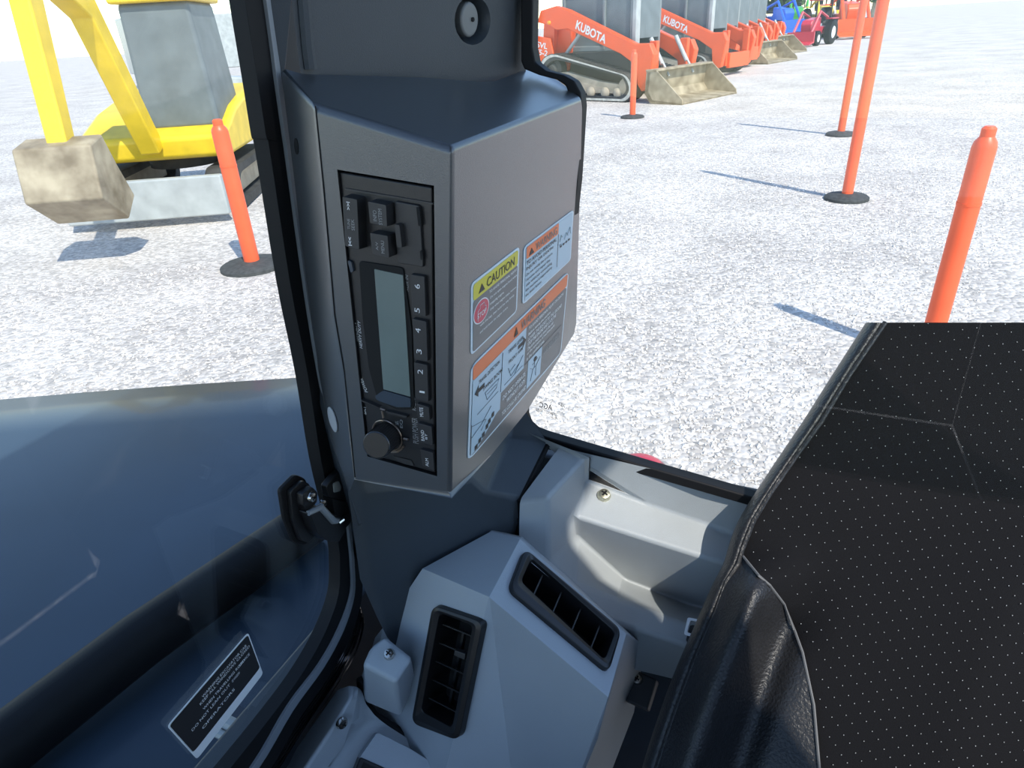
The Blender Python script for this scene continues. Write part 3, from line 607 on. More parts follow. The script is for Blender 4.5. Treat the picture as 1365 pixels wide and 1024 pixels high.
if nsc.dot(CAM - X[0]) < 0: nsc = -nsc
scp = Plane(topx(X[K.index('r')]), topx(X[K.index('q')]), topx(X[K.index('p')]))
screw('screw', scp.hit(805, 661, -.0005), nsc, .0068, m_screw, sl, 'yellowish cross-head screw')
part('panel_gap', MB().tube([W(731, 590, .66), W(712, 628, .635), W(692, 668, .612), W(690.5, 716, .622)], .0035, 6), m_rubber, sl, label='dark gap strip beside the pillar trim')
# white buckle plate by the seat
bk = thing('seat_belt_anchor', 'small white-edged metal loop poking out beside the black seat', 'seat belt part', W(922, 835, .585))
bp = Plane((915, 825, .59), (935, 825, .585), (915, 850, .585))
part('loop', MB().ring(P2(roundpoly([(917, 823), (938, 827), (932, 852), (912, 846)], 3), bp), P2(roundpoly([(921, 827), (934, 830), (929, 847), (916.5, 843)], 2), bp), bp.n, 0, .002), m_white, bk, bevel=.0004)
part('stem', MB().tube([bp.hit(924, 838, -.003), bp.hit(913, 862, -.02)], .004, 8), m_black, bk)

# ------------------------------------------------------------------ air duct console with two vents
pod = thing('air_duct_console', 'grey faceted plastic air duct console with two black vents', 'console', W(660, 1010, .58))
D_ = {'A': (655, 708, .60), 'B': (693, 719, .575), 'C': (563, 758, .565), 'D': (652, 796, .520), 'E': (835, 845, .560), 'F': (811, 930, .545), 'G': (511, 836, .575), 'H': (487, 935, .585), 'I': (590, 1040, .585), 'N': (690, 1100, .575), 'K': (745, 1110, .60), 'P': (797, 985, .575), 'a': (655, 700, .66), 'g': (500, 850, .64), 'h': (470, 950, .65), 'k': (860, 860, .66), 'b': (700, 712, .66), 'r': (845, 950, .70), 's': (780, 1120, .72), 'i': (560, 1060, .66)}
V1 = Plane((563, 758, .563), (652, 796, .520 - .001), (590, 1000, .566))
for k in 'GHI': D_[k] = (*D_[k][:2], V1.d(*D_[k][:2]))
V2 = Plane(D_['B'], D_['E'], D_['D']); D_['F'] = (811, 930, V2.d(811, 930))
K = list(D_); X = [W(*D_[k]) for k in K]; ix = lambda s: tuple(K.index(c) for c in s)
V1 = Plane((563, 758, .563), (652, 796, .520 - .001), (590, 1000, .566))
F = [ix(s) for s in ('ABDC', 'DFPKN', 'ACG', 'AGga', 'ABba', 'BEkb', 'EFPK', 'EKsrk', 'GHhg', 'HIih')]
SL1 = [(590, 815), (634, 832), (606, 968), (565, 946)]; SL2 = [(706, 747), (817, 845), (803, 882), (692, 778)]
for names, hole_, pl in (('CDNIHG', SL1, V1), ('BEFD', SL2, V2)):
    hp = roundpoly([(lerp(x, np.mean(hole_, 0)[0], -.12), lerp(y, np.mean(hole_, 0)[1], -.05)) for x, y in hole_], 7, 3); op_ = [D_[k][:2] for k in names]
    tf = tessellate_polygon([[Vector((x, y, 0)) for x, y in op_], [Vector((x, y, 0)) for x, y in hp]])
    o_ = len(X); X += P2(hp, pl); m_ = [K.index(k) for k in names] + list(range(o_, o_ + len(hp)))
    F += [tuple(m_[i] for i in t) for t in tf]
part('body', sheet(X, F), m_pod, pod, bevel=.009, seg=5, bang=9)
def vent(label, outer, slots, pl, hh, n_slats, horiz, name='air_vent'):
    o1 = roundpoly(outer, 12, 5); c = np.mean(outer, 0)
    inn = roundpoly(slots, 7, 5)
    mid = [(lerp(a[0], b[0], .5), lerp(a[1], b[1], .5)) for a, b in zip(o1, inn)]
    O0, O1, Mi, I1 = P2(o1, pl, -.002), P2([(c[0] + (x - c[0]) * .985, c[1] + (y - c[1]) * .985) for x, y in o1], pl, hh), P2(mid, pl, hh + .0012), P2(inn, pl, hh - .001)
    I2 = P2(inn, pl, -.028)
    root = part(name, MB().loft([O0, O1, Mi, I1, I2], cap=False), m_black, pod, bevel=.0008, label=label)
    part('duct_floor', MB().prism(I2, pl.n, -.001, .0005), m_hole, root)
    s = [np.array(p, float) for p in slots]
    for k in range(n_slats):
        t = (k + .75) / (n_slats + .35)
        a = s[0] * (1 - t) + s[3] * t; b = s[1] * (1 - t) + s[2] * t
        if not horiz: a = s[0] * (1 - t) + s[1] * t; b = s[3] * (1 - t) + s[2] * t
        e = (b - a) * .03; a = a + e; b = b - e
        A0, B0 = pl.hit(*a, -.002), pl.hit(*b, -.002)
        dvec = (pl.hit(*(s[3] if horiz else s[1]), 0) - pl.hit(*s[0], 0)).normalized()
        dn = (-pl.n * .85 + dvec * (.52 if horiz else .25)).normalized()
        th = dvec * .0007
        mid_ = (A0 + B0) / 2 - pl.n * .002 * 0
        q_ = [A0 - th, B0 - th, B0 + th, A0 + th]
        mb = MB().loft([q_, [p + dn * .009 for p in q_]])
        part('slat', mb, m_slat, root, bevel=.0003)
    return root, I2
m_slat = mat('slat_plastic', (.014, .0145, .015), .35)
v1, _ = vent('upright black vent with horizontal slats', [(581, 803), (649, 826), (616, 986), (552, 962)], [(590, 815), (634, 832), (606, 968), (565, 946)], V1, .0045, 5, True)
s1 = Plane(A=V1.A)
part('thumb_tab', MB().prism(P2([(606, 867), (620, 872), (619, 880), (605, 874)], V1, -.002), V1.n, -.003, .002), m_button, v1, bevel=.0005)
part('cross_vane', MB().prism([V1.hit(x, y, -.012) for x, y in [(604, 850), (607, 851), (587, 955), (584, 954)]], V1.n, -.003, .001), m_slat, v1)
v2, _ = vent('slanting black vent on the right facet', [(696, 733), (826, 843), (809, 900), (675, 788)], [(706, 747), (817, 845), (803, 882), (692, 778)], V2, .0045, 4, False)
# screw tower on the left of the console
tw = [(513, 847), (550, 877), (527, 910), (482, 886), (496, 861)]
tp = Plane((513, 847, .562), (527, 910, .533), (482, 886, .548))
Tt = P2(tw, tp); 
low_ = [(520, 880, .60), (556, 905, .60), (535, 957, .573), (487, 938, .583), (480, 900, .60)]
mb = MB().loft([[W(*p) for p in low_], Tt])
part('screw_tower', mb, m_pod, pod, bevel=.004, seg=4)
screw('screw', tp.hit(519.5, 873, 0), tp.n, .0048, m_chrome, pod, 'bright hex screw')
# bracket behind the console, right
bp2 = Plane((830, 885, .68), (876, 905, .66), (822, 925, .665))
br = part('bracket', MB().prism(P2([(828, 884), (876, 906), (863, 947), (815, 925)], bp2), bp2.n, -.012, 0), mat('bracket_grey', (.05, .055, .06), .5), pod, bevel=.002)
screw('screw', bp2.hit(850, 906, 0), bp2.n, .0055, m_chrome, pod)

# ------------------------------------------------------------------ lower left side console
lc_ = thing('side_console', 'grey plastic side console with screw and black socket, bottom left', 'console', W(470, 1010, .58))
D_ = {'a': (466, 914, .575), 'b': (481, 917, .580), 'c': (490, 945, .585), 'd': (511, 964, .590), 'e': (555, 992, .595), 'f': (581, 1018, .600), 'g': (600, 1075, .61), 'h': (470, 930, .563), 'i': (440, 975, .555), 'j': (395, 1040, .545), 'k': (360, 1100, .54), 'l': (479, 925, .575), 'm': (474, 962, .572), 'n': (455, 990, .572), 'o': (440, 1030, .565), 'p': (420, 1100, .56), 'q': (495, 962, .592), 'r': (450, 920, .60), 't': (380, 1020, .60), 'u': (330, 1100, .58)}
K = list(D_); X = [W(*D_[k]) for k in K]; ix = lambda s: tuple(K.index(c) for c in s)
part('panel', sheet(X, [ix(s) for s in ('ablh', 'hlmi', 'imnoj', 'jopk', 'bcml', 'cqm', 'cdq', 'mqn', 'qdeo', 'nqo', 'efgo', 'ogp', 'ahir', 'rijt', 'tjku')]), m_pod, lc_, bevel=.005, seg=4, bang=10)
cp_ = Plane((440, 975, .5545), (474, 962, .5715), (440, 1030, .5645))
screw('screw', cp_.hit(454, 962, .001), cp_.n, .0052, m_chrome, lc_, 'bright screw seen from the side')
lidp = Plane((501, 977, .575), (545, 998, .578), (484, 1006, .565))
part('lid', MB().prism(P2(roundpoly([(503, 976), (545, 997), (575, 1016), (568, 1060), (478, 1012)], 5), lidp), lidp.n, -.02, 0), m_pod, lc_, bevel=.002, label='raised square lid')
part('socket', MB().prism(P2([(480, 1009), (520, 1027), (505, 1060), (466, 1045)], lidp, .0005), lidp.n, -.02, .001), m_black, lc_, bevel=.0015)
part('socket_hole', MB().prism(P2([(484, 1016), (508, 1027), (498, 1050), (474, 1042)], lidp, .0016), lidp.n, -.001, .0003), m_hole, lc_)
part('edge_seal', MB().tube([W(481, 905, .588), W(485, 934, .592), W(500, 955, .595), W(533, 976, .598), W(566, 996, .602), W(586, 1018, .605), W(600, 1060, .61)], .0042, 8), m_rubber, lc_, label='black gap seal against the duct console')

# ------------------------------------------------------------------ glossy black ribbed door sill below the pillar
ds = thing('door_sill', 'glossy black ribbed sill strip curving down beside the side window', 'sill', PG.hit(440, 850))
ribs = [[(465, 690), (474, 750), (474, 795), (459, 845), (432, 895), (392, 952), (343, 1034), (256, 1165)],
        [(470, 720), (481, 772), (484, 808), (470, 856), (444, 905), (404, 962), (355, 1044), (268, 1175)],
        [(474, 750), (488, 790), (493, 822), (481, 868), (455, 916), (416, 974), (366, 1055), (279, 1185)],
        [(477, 765), (495, 806), (503, 836), (491, 880), (464, 926), (427, 984), (377, 1066), (290, 1195)],
        [(478, 773), (500, 815), (514, 846), (500, 890), (474, 936), (438, 994), (388, 1077), (300, 1205)]]
ribs = [smooth_line(L) for L in ribs]
dep = [.003, -.006, -.014, -.020, -.024]
m_gloss = mat('glossy_black', (.006, .006, .007), .12, bump=.15, bscale=60)
V = []; 
for r, h in zip(ribs, dep): V += [PG.hit(x, y, h) for x, y in r]
nr = len(ribs[0]); F = [(a * nr + i, a * nr + i + 1, (a + 1) * nr + i + 1, (a + 1) * nr + i) for a in range(4) for i in range(nr - 1)]
part('base', sheet(V, F), m_gloss, ds, solid=-.003)
for a in range(4):
    for t in (.3, .75):
        pts = [PG.hit(x, y, h_) for x, y, h_ in [(lerp(p[0], q_[0], t), lerp(p[1], q_[1], t), lerp(dep[a], dep[a + 1], t) + .0005) for p, q_ in zip(ribs[a], ribs[a + 1])]]
        part('rib', MB().tube(pts[1:], .0017, 8), m_gloss, ds)

# ------------------------------------------------------------------ window latch
lt = thing('window_latch', 'black metal window latch bolted across the side window seal', 'latch', PG.hit(400, 670, .01))
pa = [(370, 652), (388, 634), (398, 640), (402, 668), (414, 700), (403, 724), (390, 720), (377, 690)]
part('rubber_pad', MB().prism(P2(roundpoly([(368, 652), (389, 631), (403, 637), (407, 665), (419, 704), (402, 726), (387, 722), (374, 690)], 5), PG, .0), PG.n, 0, .004), m_rubber, lt, bevel=.0012)
pd = part('glass_plate', MB().prism(P2(roundpoly([(376, 652), (392, 637), (402, 642), (405, 662), (417, 703), (401, 720), (390, 717), (380, 690)], 4), PG, .004), PG.n, 0, .004), m_black, lt, bevel=.001)
part('clamp_block', MB().prism(P2(roundpoly([(383, 652), (397, 642), (405, 650), (404, 664), (390, 678), (384, 668)], 3), PG, .008), PG.n, 0, .006, .92), m_black, pd, bevel=.001)
screw('bolt', PG.hit(394, 656, .014), PG.n, .0042, m_chrome, lt)
screw('bolt', PG.hit(407, 664, .016), PG.n, .0035, m_chrome, lt)
part('bracket_plate', MB().prism(P2(roundpoly([(413, 642), (424, 628), (441, 615), (446, 622), (450, 650), (444, 664), (430, 660), (416, 656)], 3), PG, .010), PG.n, 0, .006), m_black, lt, bevel=.001)
part('pale_button', MB().prism(P2(roundpoly([(421, 638), (428, 634), (432, 642), (431, 648), (422, 650)], 2), PG, .016), PG.n, 0, .001), mat('pale_nylon', (.22, .23, .22), .5), lt, bevel=.0003, label='pale grey nylon pad')
part('lever', MB().prism(P2(roundpoly([(386, 676), (404, 668), (430, 682), (440, 676), (438, 700), (428, 716), (412, 714), (398, 704)], 3), PG, .008), PG.n, 0, .010, .95), m_black, lt, bevel=.0015)
part('link_arm', MB().tube([PG.hit(388, 677, .016), PG.hit(402, 668, .018), PG.hit(418, 686, .019), PG.hit(428, 686, .019)], [.0022, .0028, .0028, .002], 10), m_bead, lt)
part('lock_body', MB().prism(P2(roundpoly([(418, 655), (444, 662), (447, 690), (436, 702), (424, 690)], 3), PG, .008), PG.n, 0, .009, .9), m_black, lt, bevel=.0015)
part('pin', MB().tube([PG.hit(423, 688, .021), PG.hit(428, 683, .022)], .0016, 8), m_chrome, lt)

# ------------------------------------------------------------------ operator seat (black leather back with perforated centre)
seat = thing('operator_seat', 'black leather operator seat back with perforated centre panel, right', 'seat', W(1050, 1000, .50))
rows = [  # y, outline x, seam x, depth outline, then depth at +columns
 (430, 1150, 1180, .60), (500, 1105, 1132, .595), (563, 1066, 1094, .59), (604, 1037, 1064, .585), (657, 1003, 1027, .575), (695, 978, 1004, .57), (733, 966, 989, .567), (752, 962, 984, .563), (776, 947, 968, .56), (815, 931, 954, .555), (859, 911, 935, .55), (906, 891, 917, .545), (962, 871, 897, .54), (1020, 853, 878, .535), (1100, 830, 852, .53)]
cols = [(0, .0), (.45, .022), (1.0, .034)]
V = []; nc = 0
cs = [0, 40, 90, 150, 230, 340, 480]; cdp = [.036, .040, .046, .040, .038, .04, .05]
for (y, xo, xs, dz) in rows:
    rowv = [W(xo + 10, y + 6, dz + .05), W(xo, y, dz + .012), W(xo + (xs - xo) * .35, y, dz - .008), W(xo + (xs - xo) * .8, y, dz - .014), W(xs, y, dz - .010)]
    V += rowv; nc = len(rowv)
F = [(r * nc + c, r * nc + c + 1, (r + 1) * nc + c + 1, (r + 1) * nc + c) for r in range(len(rows) - 1) for c in range(nc - 1)]
part('edge_roll', sheet(V, F), m_leather, seat, sub=2)
def seatd(x, y):                                 # depth of the main seat surface
    ys = [r[0] for r in rows]; xs = np.interp(y, ys, [r[2] for r in rows]); dz = np.interp(y, ys, [r[3] for r in rows]) - .010
    t = (x - xs) / 100.0; bol = -.030 * math.exp(-((t - .42) / .30) ** 2) * min(1, max(0, (y - 720) / 70))
    return float(dz - .016 * min(t, 4) + bol + .012 * math.exp(-((t - 1.05) / .25) ** 2) * min(1, max(0, (y - 760) / 80)))
perf = lambda y: np.interp(y, [430, 563, 590, 640, 690, 735, 745, 768, 780, 805, 840, 870, 940, 1020, 1100], [1180, 1094, 1072, 1037, 1008, 988, 992, 1012, 1026, 1045, 1059, 1070, 1085, 1092, 1098])
def surf(xa, xb, nx, ys, dh=0.0):
    V = []; 
    for y in ys:
        a, b = xa(y), xb(y)
        for k in range(nx): 
            x = lerp(a, b, k / (nx - 1)); V.append(W(x, y, seatd(x, y) - dh))
    F = [(r * nx + c, r * nx + c + 1, (r + 1) * nx + c + 1, (r + 1) * nx + c) for r in range(len(ys) - 1) for c in range(nx - 1)]
    return V, F
sx = lambda y: np.interp(y, [r[0] for r in rows], [r[2] for r in rows]) - .5
ys = list(np.linspace(738, 1100, 30)); V, F = surf(sx, lambda y: max(perf(y), sx(y) + 4), 22, ys)
part('side_bolster', sheet(V, F), m_leather, seat, smooth=True, ang=80)
ys = list(np.linspace(430, 1100, 44)); V, F = surf(lambda y: perf(y) , lambda y: 1500, 16, ys, -.003)
part('centre_panel', sheet(V, F), m_perf, seat, ang=80)
# perforations: light dots in a grid
mb = MB()
for r in range(0, 50):
    for c in range(0, 26):
        y = 440 + r * 13.2; x = 960 + c * 19 + (r % 2) * 9.5 - (y - 560) * .12; y += c * -2.5
        if 430 < y < 1090 and x > perf(y) + 8 and x < 1490:
            p = W(x, y, seatd(x, y) + .0022); e = .00045
            rr_ = r_ * e; uu_ = u_ * e; mb.add([p - rr_, p - uu_, p + rr_, p + uu_], [(0, 1, 2, 3)])
part('perforation', mb, m_dimprint, seat, smooth=False, kind='stuff')
pts = [W(perf(y), y, seatd(perf(y), y) - .001) for y in (742, 768, 780, 805, 840, 870, 940, 1020, 1098)]
part('seam', MB().tube(pts, .0011, 6), m_stitch, seat, label='pale stitched seam round the centre panel')
pts = [W(r[2], r[0], r[3] - .012) for r in rows]
part('piping', MB().tube(pts, .0022, 8), m_leather, seat)
# body of the seat behind the skin
V = []
for (y, xo, xs, dz) in rows: V += [W(xo + 10, y + 6, dz + .05), W(1500, y, dz + .06)]
F = [(2 * i, 2 * i + 1, 2 * i + 3, 2 * i + 2) for i in range(len(rows) - 1)]
part('back_shell', sheet(V, F), m_black, seat)

# ------------------------------------------------------------------ own machine outside: body panel, red cap
hd = thing('body_panel', 'dark glossy curved machine body panel seen through the side window', 'machine panel', G(345, 640, 1.1))
hz = CAM.z - .60
prof = [(0.0, -.02), (.02, .0), (.08, .012), (.3, .02), (.75, .012), (1.4, .0)]
o0 = G(298, 505, hz); o1 = G(395, 499, hz); fd = (o1 - o0).normalized()
o1 = G(545, 489, hz)      # the panel ends behind the pillar
V = []; ks = np.linspace(-2.2, 0, 18)
for (a, h) in [(-.03, -.5), (-.03, -.06), (-.012, -.02), (.02, 0), (.2, .01), (.5, .012), (1.2, .012), (1.9, -.0), (1.95, -.05), (1.97, -.5)]:
    ext = max(0.0, min((-.055 - (o1 - base).dot(N)) / fd.dot(N), max(a - .18, 0) * 1.2))
    for k in ks: V.append(o1 + fd * (k + ext * (k + 2.2) / 2.2) - S * a + Vector((0, 0, h - .03 * (k + .3) ** 2 - (.02 if k == 0 else 0))))
n = len(ks); F = [(a * n + i, a * n + i + 1, (a + 1) * n + i + 1, (a + 1) * n + i) for a in range(9) for i in range(n - 1)]
part('cover', sheet(V, F, toward=CAM + Vector((0, 0, 3))), m_hood, hd, smooth=True, ang=60)
b0, b1 = G(-180, 1140, hz + .04), G(418, 693, hz + .04)
part('reflection_bar', MB().tube([b0, b0.lerp(b1, .5) + Vector((0, 0, .01)), b1], .030, 14), m_rubber, hd, label='thick black bar standing in for a dark reflection across the panel')  # black tube added in place of a dark reflection over the panel
stp = thing('metal_strip', 'two pale metal strips below the sticker outside the side window', 'metal strip', G(312, 970, hz + .06))
for (x0, y0, x1, y1) in ((285, 955, 326, 976), (280, 972, 314, 990)):
    part('strip', MB().tube([G(x0, y0, hz + .06), G(x1, y1, hz + .06)], .0065 if y0 < 960 else .004, 8), m_lgrey, stp)
rc = thing('red_cap', 'red rounded cap just outside the rear window sill', 'machine part', W(862, 640, .95))
c = W(852, 641, .95); mb = MB(); mb.ball(c, (.047, .047, .036), 24, 12); part('dome', mb, m_red, rc, smooth=True, ang=70)
mb = MB().tube([Vector((c.x, c.y, .02)), c], [.06, .035], 16); part('stem', mb, m_red, rc)

# ------------------------------------------------------------------ delineator posts
def post(x, y, ht, r, lab_, rb=.2):
    p = G(x, y); t = thing('delineator_post', lab_, 'post', p, local=True)
    part('tube', MB().lathe((0, 0, .02), (0, 0, 1), [(r, 0), (r, ht * .93), (r * .9, ht * .95), (r * .6, ht * .97), (r * .6, ht), (r * .4, ht + .01)], 20), m_post, t)
    part('rubber_base', MB().lathe((0, 0, 0), (0, 0, 1), [(rb, 0), (rb, .025), (rb * .9, .04), (rb * .3, .06)], 28), m_gbase, t)
    part('collar', MB().lathe((0, 0, ht * .72), (0, 0, 1), [(r * 1.04, 0), (r * 1.04, .012)], 20), m_post, t); return t
post(843, 157, 1.12, .055, 'orange delineator post standing before the nearest loader', .22)
post(338, 356, 1.12, .062, 'orange delineator post on the gravel beyond the side window', .26)

def tip_post(x, y, ht, lab_):                    # stands so that its shadow ends at this point of the gravel
    p = G(x, y); sh = Vector((sdir.x, sdir.y, 0)) / sdir.z * ht
    t = post(x, y, ht, .05, lab_, .2); t.location = p + sh; return t
tip_post(937, 228, 2.3, 'tall orange post on the open gravel right of the photograph')
tip_post(985, 165, 2.3, 'farther tall orange post on the open gravel at the right')
tip_post(1040, 408, 1.12, 'short orange post nearest the cab on the right')

# ------------------------------------------------------------------ compact track loader (local: x forward, y left, z up)
def make_loader(label, group):
    t = thing('track_loader', label, 'loader', (0, 0, 0), local=True, group=group)
    def prof(mb, pts, y0, y1): return mb.prism([Vector((x, y0, z)) for x, z in pts], Vector((0, 1, 0)), 0, y1 - y0)
    # chassis and rear engine box
    part('chassis', prof(MB(), [(-1.0, .25), (.62, .25), (.75, .5), (.75, .85), (-1.0, .85)], -.48, .48), m_track, t, bevel=.02)
    part('engine_hood', prof(MB(), [(-1.35, .5), (-.75, .5), (-.62, 1.25), (-.75, 1.38), (-1.25, 1.34), (-1.38, 1.1)], -.55, .55), m_or, t, bevel=.04)
    for s in (-1, 1):
        loop = roundpoly([(-1.08, .02), (1.0, .02), (1.14, .20), (1.02, .46), (-.86, .86), (-1.16, .72), (-1.22, .3)], .30, 6)
        inner = [(x * .88 + .0, (z - .42) * .78 + .41) for x, z in loop]
        O0 = [Vector((x, s * .92, z)) for x, z in loop]; I0 = [Vector((x, s * .92, z)) for x, z in inner]
        tr = part('track', MB().ring(O0, I0, Vector((0, -s, 0)), 0, .40), m_track, t, bevel=.01)
        part('track_edge', MB().ring([p + Vector((0, s * .006, 0)) for p in O0], [Vector((x * .945, s * .926, (z - .42) * .90 + .42)) for x, z in loop], Vector((0, -s, 0)), 0, .02), m_dust, tr, label='dusty pale edge of the track')
        mb = MB()
        for k in range(len(loop)):
            (xa, za), (xb, zb) = loop[k], loop[(k + 1) % len(loop)]; L_ = math.hypot(xb - xa, zb - za); m_ = max(1, int(L_ / .09))
            for j in range(m_):
                f = (j + .5) / m_; x, z = lerp(xa, xb, f), lerp(za, zb, f); an = math.atan2(zb - za, xb - xa)
                mb.box((x, s * .72, z), (.04, .4, .03), Matrix.Rotation(-an, 3, 'Y'))
        part('track_lug', mb, m_track, tr, kind='stuff', smooth=False)
        fr_ = part('track_frame', prof(MB(), [(-.8, .14), (.85, .14), (.9, .30), (.3, .36), (-.5, .52), (-.85, .5)], s * .80 - .06, s * .80 + .06), m_tan, t, bevel=.015)
        for x in (-.6, -.25, .1, .45, .75): part('roller', MB().lathe((x, s * .70, .16), (0, s, 0), [(.09, 0), (.1, .02), (.1, .17), (.05, .2)], 14), m_tan, fr_)
        part('sprocket', MB().lathe((-.86, s * .66, .56), (0, s, 0), [(.19, 0), (.2, .02), (.2, .18), (.12, .2), (.08, .26)], 16), m_track, fr_)
        part('idler', MB().lathe((.92, s * .66, .26), (0, s, 0), [(.15, 0), (.16, .02), (.16, .2), (.06, .24)], 16), m_tan, fr_)
        # arm
        ar = part('lift_arm', prof(MB(), [(-1.35, 1.42), (-1.25, 1.62), (-.85, 1.68), (-.55, 1.60), (1.05, .98), (1.36, .98), (1.46, .80), (1.36, .22), (1.22, .18), (1.12, .30), (1.08, .62), (.72, .82), (-.55, 1.27), (-.85, 1.26), (-1.0, 1.34)], s * .70 - .075, s * .70 + .075), m_or, t, bevel=.02)
        part('rear_post', prof(MB(), [(-1.32, .75), (-1.05, .75), (-.95, 1.42), (-1.25, 1.48)], s * .62 - .06, s * .62 + .06), m_or, t, bevel=.015)
        part('side_plate', prof(MB(), [(-1.45, .62), (-.86, .72), (-.98, 1.12), (-1.35, 1.18)], s * .80 - .02, s * .80 + .02), m_or, t, bevel=.01)
        qd = Quad(*(lambda f: [Vector((x, s * .7805, z)) for x, z in f])([(-.30, 1.42), (.42, 1.13), (.37, .99), (-.35, 1.27)] if s < 0 else [(.42, 1.13), (-.30, 1.42), (-.35, 1.27), (.37, .99)]), Vector((0, s, 0)))
        part('lettering', text(MB(), qd, 'KUBOTA', 0, 0, 1, 1, .001, bold=.025), m_white, ar, smooth=False)
        qd = Quad(*[Vector((x, s * .8205, z)) for x, z in ([(-1.32, 1.08), (-1.0, 1.03), (-1.06, .80), (-1.38, .84)] if s < 0 else [(-1.0, 1.03), (-1.32, 1.08), (-1.38, .84), (-1.06, .80)])], Vector((0, s, 0)))
        part('lettering', text(text(MB(), qd, 'SVL', 0, 0, .9, .45, .001, bold=.02), qd, '75-2', 0, .55, 1, 1, .001, bold=.02), m_white, t, smooth=False)
        part('lift_cylinder', MB().tube([(-.9, s * .58, .7), (-.35, s * .62, 1.18)], .035, 10).tube([(-.6, s * .60, .96), (-.2, s * .62, 1.28)], .02, 8), m_lgrey, t)
        part('bucket_cylinder', MB().tube([(1.15, s * .42, 1.05), (1.42, s * .42, .62)], .04, 10).tube([(1.3, s * .42, .84), (1.58, s * .42, .42)], .022, 8), m_lgrey, t)
        part('marker_lamp', MB().ball((-1.02, s * .785, 1.40), (.05, .02, .04), 10, 6), m_amber, t)
        part('arm_front_plate', MB().box((1.30, s * .52, .62), (.16, .10, .78)), m_or, t, bevel=.015)
    # cab
    c_ = part('cab_frame', MB().prism([Vector(p) for p in ((-.95, -.46, .85), (.78, -.46, .85), (.78, .46, .85), (-.95, .46, .85))], Vector((0, 0, 1)), 0, .10), m_cab, t, bevel=.02)
    for (x, y) in ((.74, -.43), (.74, .43), (-.92, -.43), (-.92, .43), (.1, -.45), (.1, .45)):
        part('cab_post', MB().box((x, y, 1.48), (.07 if x != .1 else .05, .06, 1.2)), m_cab, c_, bevel=.01)
    part('roof', MB().box((-.08, 0, 2.12), (1.85, 1.0, .10)), m_cab, c_, bevel=.03)
    part('front_post_cover', MB().box((.80, -.40, 1.45), (.10, .14, 1.22)), m_lgrey, c_, bevel=.02)
    for s in (-1, 1): part('side_mesh', MB().box((-.09, s * .41, 1.5), (1.62, .02, 1.12)), m_cabd, c_)
    part('front_glass', MB().box((.76, 0, 1.55), (.02, .8, 1.0)), m_cabd, c_)
    part('seat', MB().box((.0, 0, 1.15), (.5, .5, .2)).box((-.2, 0, 1.5), (.14, .45, .6)), m_rubber, c_, bevel=.03)
    # bucket
    cs = [(1.48, .52), (1.44, .16), (1.56, .02), (2.22, .0), (2.24, .03), (1.62, .07), (1.52, .2), (1.55, .52)]
    bu = part('bucket', MB().prism([Vector((x, -.98, z)) for x, z in cs], Vector((0, 1, 0)), 0, 1.96), m_steel, t, bevel=.006)
    for s in (-1, 1): part('bucket_side', MB().prism([Vector((x, s * .98, z)) for x, z in [(1.46, .56), (1.44, .16), (1.56, .01), (2.24, .0), (2.22, .09), (1.66, .56)]], Vector((0, -s, 0)), 0, .03), m_steel, bu, bevel=.005)
    part('bucket_lip', MB().box((1.56, 0, .55), (.22, 1.98, .035)), m_steel, bu, bevel=.008)
    part('quick_attach', MB().box((1.40, 0, .35), (.10, 1.0, .34)), m_or, t, bevel=.02)
    for y in (-.98, .98): part('work_light', MB().lathe((.84, y * .4, 2.06), (1, 0, 0), [(.05, 0), (.07, .05), (.06, .08)], 12), m_white, c_)
    return t
LHEAD = 136
def place(o, x, y, az, sc=1.0): p = G(x, y); o.location = p; o.scale = (sc, sc, sc); o.rotation_euler = (0, 0, math.radians(90 - az))
def copy_tree(o, parent=None, label=None, skip=()):
    c = o.copy(); COL.objects.link(c); c.parent = parent
    if parent is None and label: c['label'] = label
    for ch in CH[o.name]:
        if ch.name.split('.')[0] not in skip: copy_tree(ch, c)
    return c
def place_front(o, x, y, az, sc):                # the near front corner of its track stands at this point of the ground
    th = math.radians(90 - az); p = G(x, y); v = Matrix.Rotation(th, 3, 'Z') @ Vector((1.05, -.92, 0)) * sc
    o.location = p - v; o.rotation_euler = (0, 0, th); o.scale = (sc, sc, sc)
def index_children():
    CH.clear()
    for ob in bpy.data.objects: CH.setdefault(ob.name, [])
    for ob in bpy.data.objects:
        if ob.parent: CH[ob.parent.name].append(ob)
CH = {}
grp = 'orange track loaders parked in a row'
l1 = make_loader('nearest orange track loader, behind the orange post, its whole arm and track showing', grp); index_children()
rowp = [(838, 137), (940, 103.5), (958, 94), (975, 86), (989, 79.5), (1001, 74)]
labs = ['', 'second orange track loader of the row, just behind the nearest brown bucket', 'third orange track loader in the row, seen edge-on', 'fourth orange track loader in the row, its brown bucket lowered on the gravel', 'fifth orange track loader in the row, no bucket, next to the farthest one', 'farthest orange track loader with the last brown bucket of the row']
place_front(l1, *rowp[0], LHEAD, 1.18)
for k in range(1, 6):
    o = copy_tree(l1, None, labs[k], ('bucket', 'bucket_cylinder') if k in (1, 2, 4) else ()); place_front(o, *rowp[k], LHEAD, 1.18)

